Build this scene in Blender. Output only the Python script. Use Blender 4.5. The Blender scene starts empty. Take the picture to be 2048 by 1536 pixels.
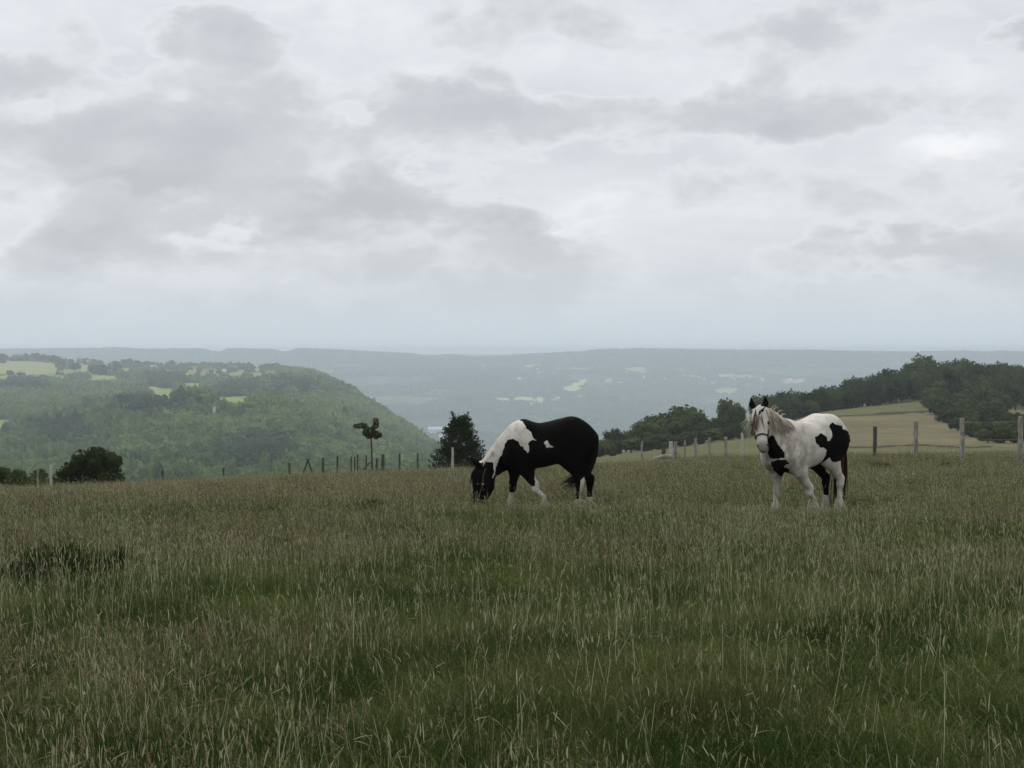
import bpy, bmesh, math, random
import numpy as np
from mathutils import Vector, noise as mnoise

C = bpy.context
S = C.scene
COL = S.collection
rng = np.random.default_rng(7)
random.seed(7)
R = math.radians

# ------------------------------------------------------------------ camera, sky, sun, exposure
F = 3000.0            # focal length in pixels of the 2048 px wide photograph
EY = 700.0            # row of the eye level
CZ = 1.6              # camera height above the meadow
cam_d = bpy.data.cameras.new('camera')
cam = bpy.data.objects.new('camera', cam_d)
COL.objects.link(cam)
cam_d.sensor_width = 36.0
cam_d.lens = 36.0 * F / 2048.0
cam_d.clip_start = 0.2
cam_d.clip_end = 60000
cam.location = (0, 0, CZ)
cam.rotation_euler = (R(90) - math.atan((768 - EY) / F), 0, 0)
S.camera = cam

S.view_settings.view_transform = 'Standard'
S.view_settings.look = 'None'
S.view_settings.gamma = 1
S.view_settings.exposure = 0.0
S.cycles.max_bounces = 5
S.cycles.diffuse_bounces = 3
S.cycles.adaptive_threshold = 0.02
S.cycles.transmission_bounces = 4
S.cycles.transparent_max_bounces = 4
S.cycles.volume_bounces = 3
S.cycles.use_denoising = True
S.cycles.sample_clamp_indirect = 4.0

SUN_EL, SUN_AZ = R(48), R(335)      # high, behind a thick cloud layer
world = bpy.data.worlds.new('World')
S.world = world
world.use_nodes = True
world.cycles.sampling_method = 'MANUAL'
world.cycles.sample_map_resolution = 256


class NB:
    """small node-building helper"""
    def __init__(self, tree):
        self.t = tree
    def n(self, typ, **kw):
        x = self.t.nodes.new(typ)
        for k, v in kw.items():
            setattr(x, k, v)
        return x
    def link(self, a, b):
        self.t.links.new(a, b)
    def setin(self, sock, v):
        if hasattr(v, 'is_linked') or isinstance(v, bpy.types.NodeSocket):
            self.link(v, sock)
        else:
            sock.default_value = v
    def m(self, op, a, b=0.0, c=0.0, clamp=False):
        x = self.n('ShaderNodeMath', operation=op)
        x.use_clamp = clamp
        self.setin(x.inputs[0], a); self.setin(x.inputs[1], b); self.setin(x.inputs[2], c)
        return x.outputs[0]
    def vm(self, op, a, b=None):
        x = self.n('ShaderNodeVectorMath', operation=op)
        self.setin(x.inputs[0], a)
        if b is not None:
            self.setin(x.inputs[1], b)
        return x.outputs[0]
    def comb(self, x, y, z):
        c = self.n('ShaderNodeCombineXYZ')
        self.setin(c.inputs[0], x); self.setin(c.inputs[1], y); self.setin(c.inputs[2], z)
        return c.outputs[0]
    def noise(self, vec, scale, detail=4, rough=0.55, dist=0.0, out=0):
        x = self.n('ShaderNodeTexNoise')
        self.setin(x.inputs['Vector'], vec)
        x.inputs['Scale'].default_value = scale
        x.inputs['Detail'].default_value = detail
        x.inputs['Roughness'].default_value = rough
        x.inputs['Distortion'].default_value = dist
        return x.outputs[out]
    def ramp(self, fac, stops, interp='LINEAR'):
        x = self.n('ShaderNodeValToRGB')
        x.color_ramp.interpolation = interp
        el = x.color_ramp.elements
        while len(el) > 1:
            el.remove(el[-1])
        for i, (p, c) in enumerate(stops):
            e = el[0] if i == 0 else el.new(p)
            e.position = p
            e.color = (c[0], c[1], c[2], 1)
        self.setin(x.inputs[0], fac)
        return x.outputs[0]
    def mix(self, fac, a, b):
        x = self.n('ShaderNodeMix', data_type='RGBA')
        self.setin(x.inputs[0], fac)
        for i, v in ((6, a), (7, b)):
            if isinstance(v, (tuple, list)):
                x.inputs[i].default_value = (v[0], v[1], v[2], 1)
            else:
                self.link(v, x.inputs[i])
        return x.outputs[2]
    def smooth(self, v, lo, hi):
        x = self.n('ShaderNodeMapRange', interpolation_type='SMOOTHSTEP')
        self.setin(x.inputs[0], v)
        x.inputs[1].default_value = lo; x.inputs[2].default_value = hi
        return x.outputs[0]


def build_world():
    nt = world.node_tree
    nt.nodes.clear()
    b = NB(nt)
    tc = b.n('ShaderNodeTexCoord')
    d = tc.outputs['Generated']
    sep = b.n('ShaderNodeSeparateXYZ'); b.link(d, sep.inputs[0])
    x, y, z = sep.outputs
    zc = b.m('MAXIMUM', z, 0.0)
    # cloud coordinates: a shell that flattens towards the horizon
    h = b.m('MULTIPLY', b.m('POWER', zc, 0.85), 1.6)
    p = b.comb(x, y, h)
    warp = b.noise(p, 7.0, 3, 0.5, 0.0, 1)
    wv = b.vm('SUBTRACT', warp, (0.5, 0.5, 0.5))
    pw = b.vm('ADD', p, b.vm('MULTIPLY', wv, (0.07, 0.07, 0.05)))
    big = b.noise(pw, 6.5, 6, 0.55)
    vor = b.n('ShaderNodeTexVoronoi', feature='F1')
    b.link(b.vm('ADD', pw, b.vm('MULTIPLY', b.vm('SUBTRACT', b.noise(pw, 22.0, 4, 0.6, 0.0, 1), (0.5, 0.5, 0.5)), (0.045, 0.045, 0.035))), vor.inputs['Vector'])
    vor.inputs['Scale'].default_value = 9.0
    vor.inputs['Detail'].default_value = 3.0
    vor.inputs['Roughness'].default_value = 0.55
    billow = b.m('SUBTRACT', 0.62, vor.outputs['Distance'])
    fine = b.noise(b.vm('ADD', pw, (3.1, 1.7, 0.4)), 30.0, 6, 0.6)
    high = b.noise(b.vm('MULTIPLY', b.vm('ADD', pw, (7.7, 2.2, 5.0)), (1.0, 1.0, 1.5)), 9.0, 7, 0.55)
    # named cloud masses by direction (tangent coordinates of the view towards +y)
    yy = b.m('MAXIMUM', y, 0.05)
    u = b.m('DIVIDE', x, yy)
    w = b.m('DIVIDE', z, yy)
    sw = b.n('ShaderNodeSeparateXYZ'); b.link(wv, sw.inputs[0])
    wf = b.noise(p, 26.0, 5, 0.6, 0.0, 1)
    wfs = b.n('ShaderNodeSeparateXYZ'); b.link(b.vm('SUBTRACT', wf, (0.5, 0.5, 0.5)), wfs.inputs[0])
    u = b.m('ADD', b.m('ADD', u, b.m('MULTIPLY', sw.outputs[0], 0.16)), b.m('MULTIPLY', wfs.outputs[0], 0.07))
    w = b.m('ADD', b.m('ADD', w, b.m('MULTIPLY', sw.outputs[1], 0.07)), b.m('MULTIPLY', wfs.outputs[1], 0.045))
    total = None
    for (px, py, rx, ry, amp) in CLOUDS:
        du = b.m('DIVIDE', b.m('SUBTRACT', u, (px - 1024) / F), rx / F)
        dw = b.m('DIVIDE', b.m('SUBTRACT', w, (EY - py) / F), ry / F)
        r2 = b.m('ADD', b.m('MULTIPLY', du, du), b.m('MULTIPLY', dw, dw))
        g = b.m('MULTIPLY', b.m('EXPONENT', b.m('MULTIPLY', r2, -1.0)), amp)
        total = g if total is None else b.m('ADD', total, g)
    front = b.smooth(y, 0.2, 0.6)
    total = b.m('MULTIPLY', total, front)
    nz = b.m('ADD', b.m('MULTIPLY', b.m('SUBTRACT', big, 0.5), 1.5), b.m('MULTIPLY', b.m('SUBTRACT', fine, 0.5), 0.16))
    nz = b.m('ADD', nz, b.m('MULTIPLY', b.m('SUBTRACT', billow, 0.22), 0.34))
    v1 = b.m('ADD', b.m('ADD', nz, 0.70), b.m('MULTIPLY', total, 1.9))
    # a thin high layer behind, and heaped clouds in front: bright at their thin rims, grey where thick
    back = b.ramp(b.m('ADD', high, b.m('MULTIPLY', total, 0.5)), [(0.2, (0.88, 0.90, 0.93)), (0.45, (0.75, 0.78, 0.82)), (0.7, (0.66, 0.695, 0.735))])
    heap = b.ramp(v1, [(0.36, (0.82, 0.845, 0.875)), (0.50, (0.73, 0.757, 0.79)), (0.64, (0.62, 0.648, 0.68)), (0.82, (0.565, 0.595, 0.63)), (1.0, (0.525, 0.555, 0.59))])
    cloud = b.mix(b.smooth(v1, 0.37, 0.46), back, heap)
    cloud = b.mix(b.smooth(total, -0.12, -0.72), cloud, (0.97, 0.98, 0.99))
    hor = b.ramp(zc, [(0.0, (0.60, 0.685, 0.76)), (0.03, (0.615, 0.69, 0.755)), (0.10, (0.67, 0.725, 0.78))])
    mixed = b.mix(b.smooth(zc, 0.002, 0.080), hor, cloud)
    # an overcast sky goes on brightening from the horizon to the zenith
    lift = b.m('ADD', 1.0, b.m('MULTIPLY', b.smooth(zc, 0.22, 0.85), 0.35))
    mixed = b.vm('MULTIPLY', mixed, b.comb(lift, lift, lift))
    sky = b.n('ShaderNodeTexSky')
    sky.sky_type = 'NISHITA'
    sky.sun_disc = False
    sky.sun_elevation = SUN_EL
    sky.sun_rotation = SUN_AZ
    sky.air_density = 1.0
    sky.dust_density = 2.0
    bg1 = b.n('ShaderNodeBackground'); b.link(sky.outputs[0], bg1.inputs[0]); bg1.inputs[1].default_value = 0.07
    bg2 = b.n('ShaderNodeBackground'); b.link(mixed, bg2.inputs[0]); bg2.inputs[1].default_value = SKY_GAIN
    ms = b.n('ShaderNodeMixShader')
    ms.inputs[0].default_value = 0.93
    b.link(bg1.outputs[0], ms.inputs[1]); b.link(bg2.outputs[0], ms.inputs[2])
    out = b.n('ShaderNodeOutputWorld')
    b.link(ms.outputs[0], out.inputs[0])


SKY_GAIN = 1.03
# cloud masses (column, row, half width, half height, + darker / - brighter)
CLOUDS = [(380, 300, 300, 95, 0.30), (430, 80, 90, 70, 0.22), (300, 95, 60, 30, 0.12), (760, 400, 200, 36, 0.30),
          (1100, 250, 330, 60, 0.20), (1620, 250, 200, 50, 0.16), (1640, 40, 150, 45, 0.14), (2020, 30, 80, 40, 0.25),
          (130, 490, 130, 34, 0.20), (250, 365, 160, 20, 0.16), (1800, 510, 190, 32, 0.20), (1000, 440, 120, 25, 0.18),
          (40, 130, 120, 45, 0.15), (1880, 180, 130, 60, 0.16),
          (1915, 318, 135, 52, -0.52), (600, 30, 190, 70, -0.28), (1180, 430, 110, 38, -0.32), (1250, 130, 260, 80, -0.22),
          (440, 470, 90, 26, -0.16), (90, 190, 110, 36, -0.14), (1500, 330, 220, 40, -0.14), (900, 150, 90, 40, -0.16),
          (700, 240, 50, 30, -0.16), (100, 20, 200, 40, -0.10), (1560, 470, 160, 40, -0.05)]
build_world()

sun_d = bpy.data.lights.new('sun', 'SUN')
sun_d.energy = 1.4
sun_d.angle = R(25)
sun_d.color = (1.0, 0.96, 0.9)
sun = bpy.data.objects.new('sun', sun_d)
COL.objects.link(sun)
# sky rotation 0 points to +y and turns clockwise seen from above
sdir = Vector((math.sin(SUN_AZ) * math.cos(SUN_EL), math.cos(SUN_AZ) * math.cos(SUN_EL), math.sin(SUN_EL)))
sun.rotation_euler = (-sdir).to_track_quat('-Z', 'Y').to_euler()
sun.location = (0, -20, 40)


# ------------------------------------------------------------------ helpers
def tag(o, label=None, cat=None, group=None, kind=None):
    if label: o['label'] = label
    if cat: o['category'] = cat
    if group: o['group'] = group
    if kind: o['kind'] = kind
    return o


def mesh_from(name, verts, faces, mat=None, smooth=False, attrs=None):
    me = bpy.data.meshes.new(name)
    verts = np.asarray(verts, dtype=np.float32)
    if isinstance(faces, np.ndarray):
        nf, k = faces.shape
        me.vertices.add(len(verts)); me.vertices.foreach_set('co', verts.ravel())
        me.loops.add(nf * k); me.loops.foreach_set('vertex_index', faces.astype(np.int32).ravel())
        me.polygons.add(nf); me.polygons.foreach_set('loop_start', np.arange(nf, dtype=np.int32) * k)
        me.update(calc_edges=True)
        me.validate()
    else:
        me.from_pydata([tuple(v) for v in verts], [], faces)
        me.update()
    if smooth:
        me.polygons.foreach_set('use_smooth', np.ones(len(me.polygons), dtype=bool))
    for an, av in (attrs or {}).items():
        a = me.attributes.new(an, 'FLOAT', 'POINT')
        a.data.foreach_set('value', np.asarray(av, dtype=np.float32))
    if mat:
        me.materials.append(mat)
    return me


def obj(name, me, parent=None, loc=None, rot=None):
    o = bpy.data.objects.new(name, me)
    COL.objects.link(o)
    if parent: o.parent = parent
    if loc is not None: o.location = loc
    if rot is not None: o.rotation_euler = rot
    return o


class MB:
    """collects geometry for one mesh"""
    def __init__(self):
        self.v = []; self.f = []; self.k = []
    def add(self, verts, faces, k=0.0):
        o = len(self.v)
        self.v += [tuple(p) for p in verts]
        self.f += [tuple(i + o for i in f) for f in faces]
        self.k += [k] * len(verts)
    def tube(self, pts, radii, n=6, k=0.0, cap=True):
        pts = [Vector(p) for p in pts]
        vs, fs = [], []
        ref = Vector((0.13, 0.97, 0.21))
        for i, p in enumerate(pts):
            t = (pts[min(i + 1, len(pts) - 1)] - pts[max(i - 1, 0)])
            t = t.normalized() if t.length > 1e-9 else Vector((0, 0, 1))
            a = t.cross(ref)
            if a.length < 1e-4: a = t.cross(Vector((1, 0, 0)))
            a.normalize(); bb = t.cross(a)
            for j in range(n):
                an = 2 * math.pi * j / n
                vs.append(p + (a * math.cos(an) + bb * math.sin(an)) * radii[i])
        for i in range(len(pts) - 1):
            for j in range(n):
                fs.append((i * n + j, i * n + (j + 1) % n, (i + 1) * n + (j + 1) % n, (i + 1) * n + j))
        if cap:
            fs.append(tuple(range(n - 1, -1, -1)))
            fs.append(tuple(range((len(pts) - 1) * n, len(pts) * n)))
        self.add(vs, fs, k)
    def ribbon(self, pts, widths, side, k=0.0):
        side = Vector(side)
        vs, fs = [], []
        for p, w in zip(pts, widths):
            p = Vector(p)
            vs += [p - side * w, p + side * w]
        for i in range(len(pts) - 1):
            fs.append((2 * i, 2 * i + 1, 2 * i + 3, 2 * i + 2))
        self.add(vs, fs, k)
    def mesh(self, name, mat, smooth=False):
        return mesh_from(name, self.v, self.f, mat, smooth, {'tint': self.k})


def new_mat(name):
    m = bpy.data.materials.new(name)
    m.use_nodes = True
    nt = m.node_tree
    nt.nodes.clear()
    b = NB(nt)
    out = b.n('ShaderNodeOutputMaterial')
    return m, b, out


def finish(b, out, colour, rough=0.85, transl=0.0, bump=None, bump_d=0.02, spec=0.04):
    bs = b.n('ShaderNodeBsdfPrincipled')
    if isinstance(colour, tuple): bs.inputs['Base Color'].default_value = (*colour, 1)
    else: b.link(colour, bs.inputs['Base Color'])
    bs.inputs['Roughness'].default_value = rough
    bs.inputs['Specular IOR Level'].default_value = spec
    if bump is not None:
        bn = b.n('ShaderNodeBump')
        bn.inputs['Distance'].default_value = bump_d
        b.link(bump, bn.inputs['Height'])
        b.link(bn.outputs[0], bs.inputs['Normal'])
    sh = bs.outputs[0]
    if transl > 0:
        tr = b.n('ShaderNodeBsdfTranslucent')
        if isinstance(colour, tuple): tr.inputs[0].default_value = (*colour, 1)
        else: b.link(colour, tr.inputs[0])
        ms = b.n('ShaderNodeMixShader'); ms.inputs[0].default_value = transl
        b.link(sh, ms.inputs[1]); b.link(tr.outputs[0], ms.inputs[2])
        sh = ms.outputs[0]
    b.link(sh, out.inputs[0])


def geo_pos(b):
    return b.n('ShaderNodeNewGeometry').outputs['Position']


def attr(b, name):
    a = b.n('ShaderNodeAttribute'); a.attribute_name = name
    return a.outputs['Fac']


def obj_rand(b):
    return b.n('ShaderNodeObjectInfo').outputs['Random']


def smooth1(A, axis, n):
    for _ in range(n):
        P = np.concatenate([np.take(A, [0], axis), A, np.take(A, [-1], axis)], axis)
        L = A.shape[axis]
        A = 0.25 * np.take(P, range(L), axis) + 0.5 * np.take(P, range(1, L + 1), axis) + 0.25 * np.take(P, range(2, L + 2), axis)
    return A


def fbm2(x, y, seed=0, octaves=4):
    """cheap smooth value noise on arrays"""
    r = np.random.default_rng(seed)
    out = np.zeros(np.broadcast(x, y).shape)
    amp, tot = 1.0, 0.0
    for o in range(octaves):
        tab = r.random((64, 64))
        fx, fy = x * 2 ** o + 17.3 * o, y * 2 ** o + 9.1 * o
        ix, iy = np.floor(fx).astype(int), np.floor(fy).astype(int)
        tx, ty = fx - ix, fy - iy
        tx = tx * tx * (3 - 2 * tx); ty = ty * ty * (3 - 2 * ty)
        g = lambda a, b_: tab[a % 64, b_ % 64]
        out = out + amp * ((g(ix, iy) * (1 - tx) + g(ix + 1, iy) * tx) * (1 - ty) + (g(ix, iy + 1) * (1 - tx) + g(ix + 1, iy + 1) * tx) * ty)
        tot += amp; amp *= 0.5
    return out / tot


def in_poly(px, py, poly):
    poly = np.asarray(poly, float)
    inside = np.zeros(np.shape(px), bool)
    j = len(poly) - 1
    for i in range(len(poly)):
        xi, yi = poly[i]; xj, yj = poly[j]
        c = ((yi > py) != (yj > py)) & (px < (xj - xi) * (py - yi) / (yj - yi + 1e-12) + xi)
        inside ^= c
        j = i
    return inside


class Sheet:
    """land surface surveyed as bearings (column) and distances"""
    def __init__(self, cols, px0, px1, npx, d0, d1, nd, sm=(3, 2)):
        self.px = np.linspace(px0, px1, npx)
        self.ld = np.linspace(math.log(d0), math.log(d1), nd)
        cpx = sorted(cols)
        T = np.zeros((len(cpx), nd))
        for i, c in enumerate(cpx):
            dd = np.log([a for a, _ in cols[c]]); yy = np.array([(v - EY) / F for _, v in cols[c]])
            T[i] = np.interp(self.ld, dd, yy)
        T = smooth1(T, 1, sm[1])
        G = np.zeros((npx, nd))
        for k in range(nd):
            G[:, k] = np.interp(self.px, cpx, T[:, k])
        self.T = smooth1(G, 0, sm[0])
    def t(self, px, d):
        fx = np.clip((px - self.px[0]) / (self.px[1] - self.px[0]), 0, len(self.px) - 1.001)
        fy = np.clip((np.log(d) - self.ld[0]) / (self.ld[1] - self.ld[0]), 0, len(self.ld) - 1.001)
        i, j = np.floor(fx).astype(int), np.floor(fy).astype(int)
        a, c = fx - i, fy - j
        T = self.T
        return (T[i, j] * (1 - a) + T[i + 1, j] * a) * (1 - c) + (T[i, j + 1] * (1 - a) + T[i + 1, j + 1] * a) * c
    def z(self, px, d):
        return CZ - self.t(px, d) * d
    def mesh(self, name, mat, dz=None, attrs=None):
        PX, LD = np.meshgrid(self.px, self.ld, indexing='ij')
        D = np.exp(LD)
        X = (PX - 1024) / F * D
        Z = CZ - self.T * D
        if dz is not None: Z = Z + dz(X, D)
        v = np.stack([X, D, Z], -1).reshape(-1, 3)
        n, m = PX.shape
        I = np.arange(n * m).reshape(n, m)
        f = np.stack([I[:-1, :-1], I[1:, :-1], I[1:, 1:], I[:-1, 1:]], -1).reshape(-1, 4)
        A = {}
        for k, fn in (attrs or {}).items():
            A[k] = fn(PX, EY + F * self.T, D).ravel()
        return mesh_from(name, v, f, mat, True, A)


def pt(px, py, d):
    """the point at distance d seen in column px and row py"""
    return Vector(((px - 1024) / F * d, d, CZ - (py - EY) / F * d))
# ------------------------------------------------------------------ materials of the land
def mat_ground():
    m, b, out = new_mat('meadow_soil')
    p = geo_pos(b)
    n1 = b.noise(p, 0.35, 5, 0.6)
    n2 = b.noise(p, 5.0, 5, 0.65)
    c = b.ramp(n1, [(0.3, (0.036, 0.044, 0.016)), (0.5, (0.055, 0.055, 0.024)), (0.7, (0.085, 0.073, 0.04))])
    c = b.mix(b.m('MULTIPLY', n2, 0.5), c, (0.04, 0.04, 0.02))
    finish(b, out, c, 1.0, bump=n2, bump_d=0.05)
    return m


def mat_hill(forest=((0.022, 0.040, 0.015), (0.045, 0.072, 0.026), (0.075, 0.11, 0.038)), field=(0.25, 0.26, 0.085), s=0.012):
    m, b, out = new_mat('hill_land')
    p = geo_pos(b)
    n1 = b.noise(p, s, 6, 0.6)
    n2 = b.noise(p, s * 9, 4, 0.6)
    v = b.m('ADD', b.m('MULTIPLY', n1, 0.6), b.m('MULTIPLY', n2, 0.4))
    c = b.ramp(v, [(0.35, forest[0]), (0.5, forest[1]), (0.66, forest[2])])
    fc = b.mix(b.smooth(n1, 0.35, 0.65), field, (field[0] * 0.72, field[1] * 0.9, field[2] * 0.8))
    dry = b.smooth(attr(b, 'dry'), 0.3, 0.7)
    fc = b.mix(dry, fc, (0.30, 0.25, 0.15))
    c = b.mix(b.smooth(attr(b, 'field'), 0.35, 0.65), c, fc)
    finish(b, out, c, 1.0, bump=n2, bump_d=1.5)
    return m


def mat_pasture():
    m, b, out = new_mat('dry_pasture')
    p = geo_pos(b)
    n1 = b.noise(p, 0.03, 6, 0.6)
    n2 = b.noise(b.vm('MULTIPLY', p, (0.45, 0.6, 1.0)), 0.45, 6, 0.7)
    n3 = b.noise(b.vm('MULTIPLY', p, (0.06, 1.0, 1.0)), 0.22, 3, 0.6)
    v = b.m('ADD', b.m('ADD', b.m('MULTIPLY', n1, 0.35), b.m('MULTIPLY', n2, 0.45)), b.m('MULTIPLY', n3, 0.2))
    c = b.ramp(v, [(0.33, (0.085, 0.080, 0.043)), (0.5, (0.148, 0.132, 0.074)), (0.68, (0.235, 0.206, 0.12))])
    g = b.ramp(v, [(0.35, (0.075, 0.080, 0.034)), (0.65, (0.15, 0.147, 0.07))])
    c = b.mix(b.smooth(attr(b, 'green'), 0.3, 0.7), c, g)
    c = b.mix(b.smooth(attr(b, 'bank'), 0.3, 0.8), c, (0.05, 0.045, 0.028))
    finish(b, out, c, 1.0, bump=n2, bump_d=0.1)
    return m


def mat_valley():
    m, b, out = new_mat('valley_floor')
    p = geo_pos(b)
    n1 = b.noise(p, 0.002, 6, 0.65)
    c = b.ramp(n1, [(0.4, (0.028, 0.045, 0.018)), (0.55, (0.05, 0.075, 0.028)), (0.62, (0.14, 0.16, 0.06))])
    finish(b, out, c, 1.0)
    return m


def mat_leaf(name, dark, light, transl=0.3, pos_scale=None):
    m, b, out = new_mat(name)
    r = obj_rand(b)
    if pos_scale:
        n = b.m('ADD', b.m('MULTIPLY', b.noise(geo_pos(b), pos_scale, 5, 0.6), 0.55), b.m('MULTIPLY', b.noise(geo_pos(b), pos_scale * 0.28, 4, 0.55), 0.45))
        r = b.m('ADD', b.m('MULTIPLY', r, 0.5), b.smooth(n, 0.36, 0.64))
        r = b.m('MULTIPLY', r, 0.74)
    t = attr(b, 'tint')
    v = b.m('ADD', b.m('MULTIPLY', r, 0.65), b.m('MULTIPLY', t, 0.35), clamp=True)
    c = b.mix(v, dark, light)
    finish(b, out, c, 0.7, transl)
    return m


def mat_bark(col=(0.09, 0.075, 0.055)):
    m, b, out = new_mat('bark')
    n = b.noise(b.vm('MULTIPLY', geo_pos(b), (1, 1, 0.2)), 14, 4)
    c = b.mix(n, (col[0] * .5, col[1] * .5, col[2] * .5), (col[0] * 1.4, col[1] * 1.4, col[2] * 1.4))
    finish(b, out, c, 0.95, bump=n, bump_d=0.01)
    return m


def mat_wood(name, a, c2):
    m, b, out = new_mat(name)
    p = geo_pos(b)
    n = b.noise(b.vm('MULTIPLY', p, (1, 1, 0.12)), 30, 5, 0.6)
    n2 = b.noise(p, 7, 4, 0.6)
    c = b.mix(b.smooth(b.m('ADD', b.m('MULTIPLY', n, 0.6), b.m('MULTIPLY', n2, 0.4)), 0.35, 0.65), a, c2)
    finish(b, out, c, 0.95, bump=n, bump_d=0.01)
    return m


def flat(name, c, rough=0.8, spec=0.2):
    m, b, out = new_mat(name)
    n = b.noise(b.n('ShaderNodeTexCoord').outputs['Object'], 3.0, 4, 0.6)
    k = b.mix(n, (c[0] * .75, c[1] * .75, c[2] * .75), (c[0] * 1.25, c[1] * 1.25, c[2] * 1.25))
    finish(b, out, k, rough, spec=spec)
    return m


M_GROUND = mat_ground()
M_LEFT = mat_hill(field=(0.25, 0.275, 0.082))
M_FAR = mat_hill(((0.010, 0.020, 0.010), (0.035, 0.058, 0.024), (0.15, 0.195, 0.075)), (0.50, 0.50, 0.19), 0.0022)
M_PAST = mat_pasture()
M_VALLEY = mat_valley()
M_BARK = mat_bark()
M_TREE = mat_leaf('oak_leaves', (0.020, 0.033, 0.013), (0.105, 0.13, 0.045), 0.25)
M_WOOD = mat_leaf('woodland_leaves', (0.040, 0.072, 0.030), (0.235, 0.31, 0.105), 0.3, 0.014)
M_WOODD = mat_leaf('dark_woodland_leaves', (0.022, 0.042, 0.024), (0.11, 0.15, 0.065), 0.25, 0.014)
M_WOODL = mat_leaf('light_woodland_leaves', (0.075, 0.115, 0.042), (0.29, 0.37, 0.125), 0.3, 0.014)
M_FARWOOD = mat_leaf('far_wood_leaves', (0.014, 0.026, 0.014), (0.13, 0.175, 0.065), 0.2, 0.003)

# ------------------------------------------------------------------ the meadow in the foreground
_md = np.array([0.3, 3, 6, 12, 25, 42, 60, 75, 90, 120, 200, 420], float)
_mz = {
    -900: [0, 0, -.02, -.36, -1.05, -2.75, -4.75, -6.5, -9, -15, -42, -125],
    0: [0, 0, -.02, -.36, -1.05, -2.58, -4.32, -5.85, -8.4, -14.8, -42, -125],
    500: [0, 0, -.01, -.34, -1.05, -2.32, -3.70, -4.95, -7.0, -12.5, -40, -125],
    1000: [0, 0, .0, -.33, -1.03, -2.20, -3.32, -4.42, -5.9, -10.3, -36, -125],
    1500: [0, 0, .0, -.33, -1.00, -1.95, -2.90, -3.90, -5.0, -7.4, -17.5, -50],
    2048: [0, 0, .0, -.31, -.97, -1.92, -2.80, -3.70, -4.75, -7.0, -15.0, -45],
    3000: [0, 0, .02, -.28, -.90, -1.80, -2.7, -3.6, -4.6, -7.0, -15.0, -45],
}


class Meadow:
    def __init__(self):
        self.px = np.linspace(-900, 3000, 80)
        self.ld = np.linspace(math.log(0.3), math.log(420), 120)
        cp = sorted(_mz)
        Z = np.array([np.interp(np.exp(self.ld), _md, _mz[c]) for c in cp])
        Z = smooth1(Z, 1, 8)
        G = np.stack([np.interp(self.px, cp, Z[:, k]) for k in range(len(self.ld))], 1)
        self.Z = smooth1(G, 0, 6)
    def z(self, x, y):
        x = np.asarray(x, float); y = np.asarray(y, float)
        d = np.clip(np.where(y > 0, y, 0.3), 0.3, 419)
        px = np.clip(1024 + F * x / np.maximum(d, 2.0), -899, 2999)
        fx = (px - self.px[0]) / (self.px[1] - self.px[0]); fy = (np.log(d) - self.ld[0]) / (self.ld[1] - self.ld[0])
        fx = np.clip(fx, 0, len(self.px) - 1.001); fy = np.clip(fy, 0, len(self.ld) - 1.001)
        i, j = np.floor(fx).astype(int), np.floor(fy).astype(int)
        a, c = fx - i, fy - j
        Z = self.Z
        base = (Z[i, j] * (1 - a) + Z[i + 1, j] * a) * (1 - c) + (Z[i, j + 1] * (1 - a) + Z[i + 1, j + 1] * a) * c
        return base + (fbm2(x * 0.45 + 50, y * 0.45 + 50, 3, 3) - 0.5) * 0.12 * np.clip(d / 6, 0, 1)


meadow = Meadow()


def mz(x, y):
    return float(meadow.z(np.array([x]), np.array([y]))[0])


def build_meadow():
    # rows by distance, finer near the camera; columns by metres across
    ys = np.concatenate([np.linspace(-40, 2, 12), np.exp(np.linspace(math.log(2.4), math.log(400), 150))])
    us = np.linspace(-1, 1, 121)
    us = np.sign(us) * np.abs(us) ** 1.5
    V = []
    for y in ys:
        half = max(45.0, 0.62 * y + 40)
        xs = us * half
        z = meadow.z(xs, np.full_like(xs, y))
        V.append(np.stack([xs, np.full_like(xs, y), z], -1))
    V = np.array(V)
    n, m = V.shape[:2]
    I = np.arange(n * m).reshape(n, m)
    f = np.stack([I[:-1, :-1], I[:-1, 1:], I[1:, 1:], I[1:, :-1]], -1).reshape(-1, 4)
    o = obj('meadow', mesh_from('meadow', V.reshape(-1, 3), f, M_GROUND, True))
    tag(o, 'long meadow grassland falling gently away from the camera', None, None, 'structure')


build_meadow()

# ------------------------------------------------------------------ the hill with dry fields on the right
RH = Sheet({
    1000: [(90, 950), (200, 935), (300, 935), (400, 950), (700, 1010), (1400, 1010)],
    1150: [(90, 945), (200, 922), (300, 915), (400, 928), (700, 990), (1400, 1000)],
    1300: [(90, 940), (200, 908), (300, 897), (380, 901), (700, 980), (1400, 990)],
    1490: [(90, 935), (200, 895), (300, 873), (350, 868), (420, 872), (700, 960), (1400, 980)],
    1640: [(90, 930), (200, 897), (300, 852), (400, 823), (440, 823), (700, 930), (1400, 960)],
    1730: [(90, 928), (200, 897), (300, 856), (400, 816), (470, 809), (520, 816), (800, 920), (1400, 950)],
    1830: [(90, 926), (200, 897), (300, 852), (400, 812), (450, 794), (520, 780), (620, 800), (900, 890), (1400, 940)],
    1930: [(90, 924), (200, 897), (300, 860), (400, 822), (450, 800), (540, 771), (700, 774), (1000, 870), (1400, 920)],
    2048: [(90, 922), (200, 897), (300, 862), (400, 828), (460, 806), (560, 768), (700, 758), (1000, 840), (1400, 900)],
    2700: [(90, 922), (200, 892), (300, 850), (400, 812), (460, 788), (560, 750), (700, 738), (1000, 810), (1400, 880)],
}, 1000, 2700, 140, 95, 1400, 130, (3, 2))


def rh_green(px, py, d):
    g = np.where(py - (818 + (1690 - px) * 0.07) < 14, 1.0, 0.0)
    g = np.where((d < 215), 0.55, g)
    return np.where(px < 1560, 0.9, g)


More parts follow.
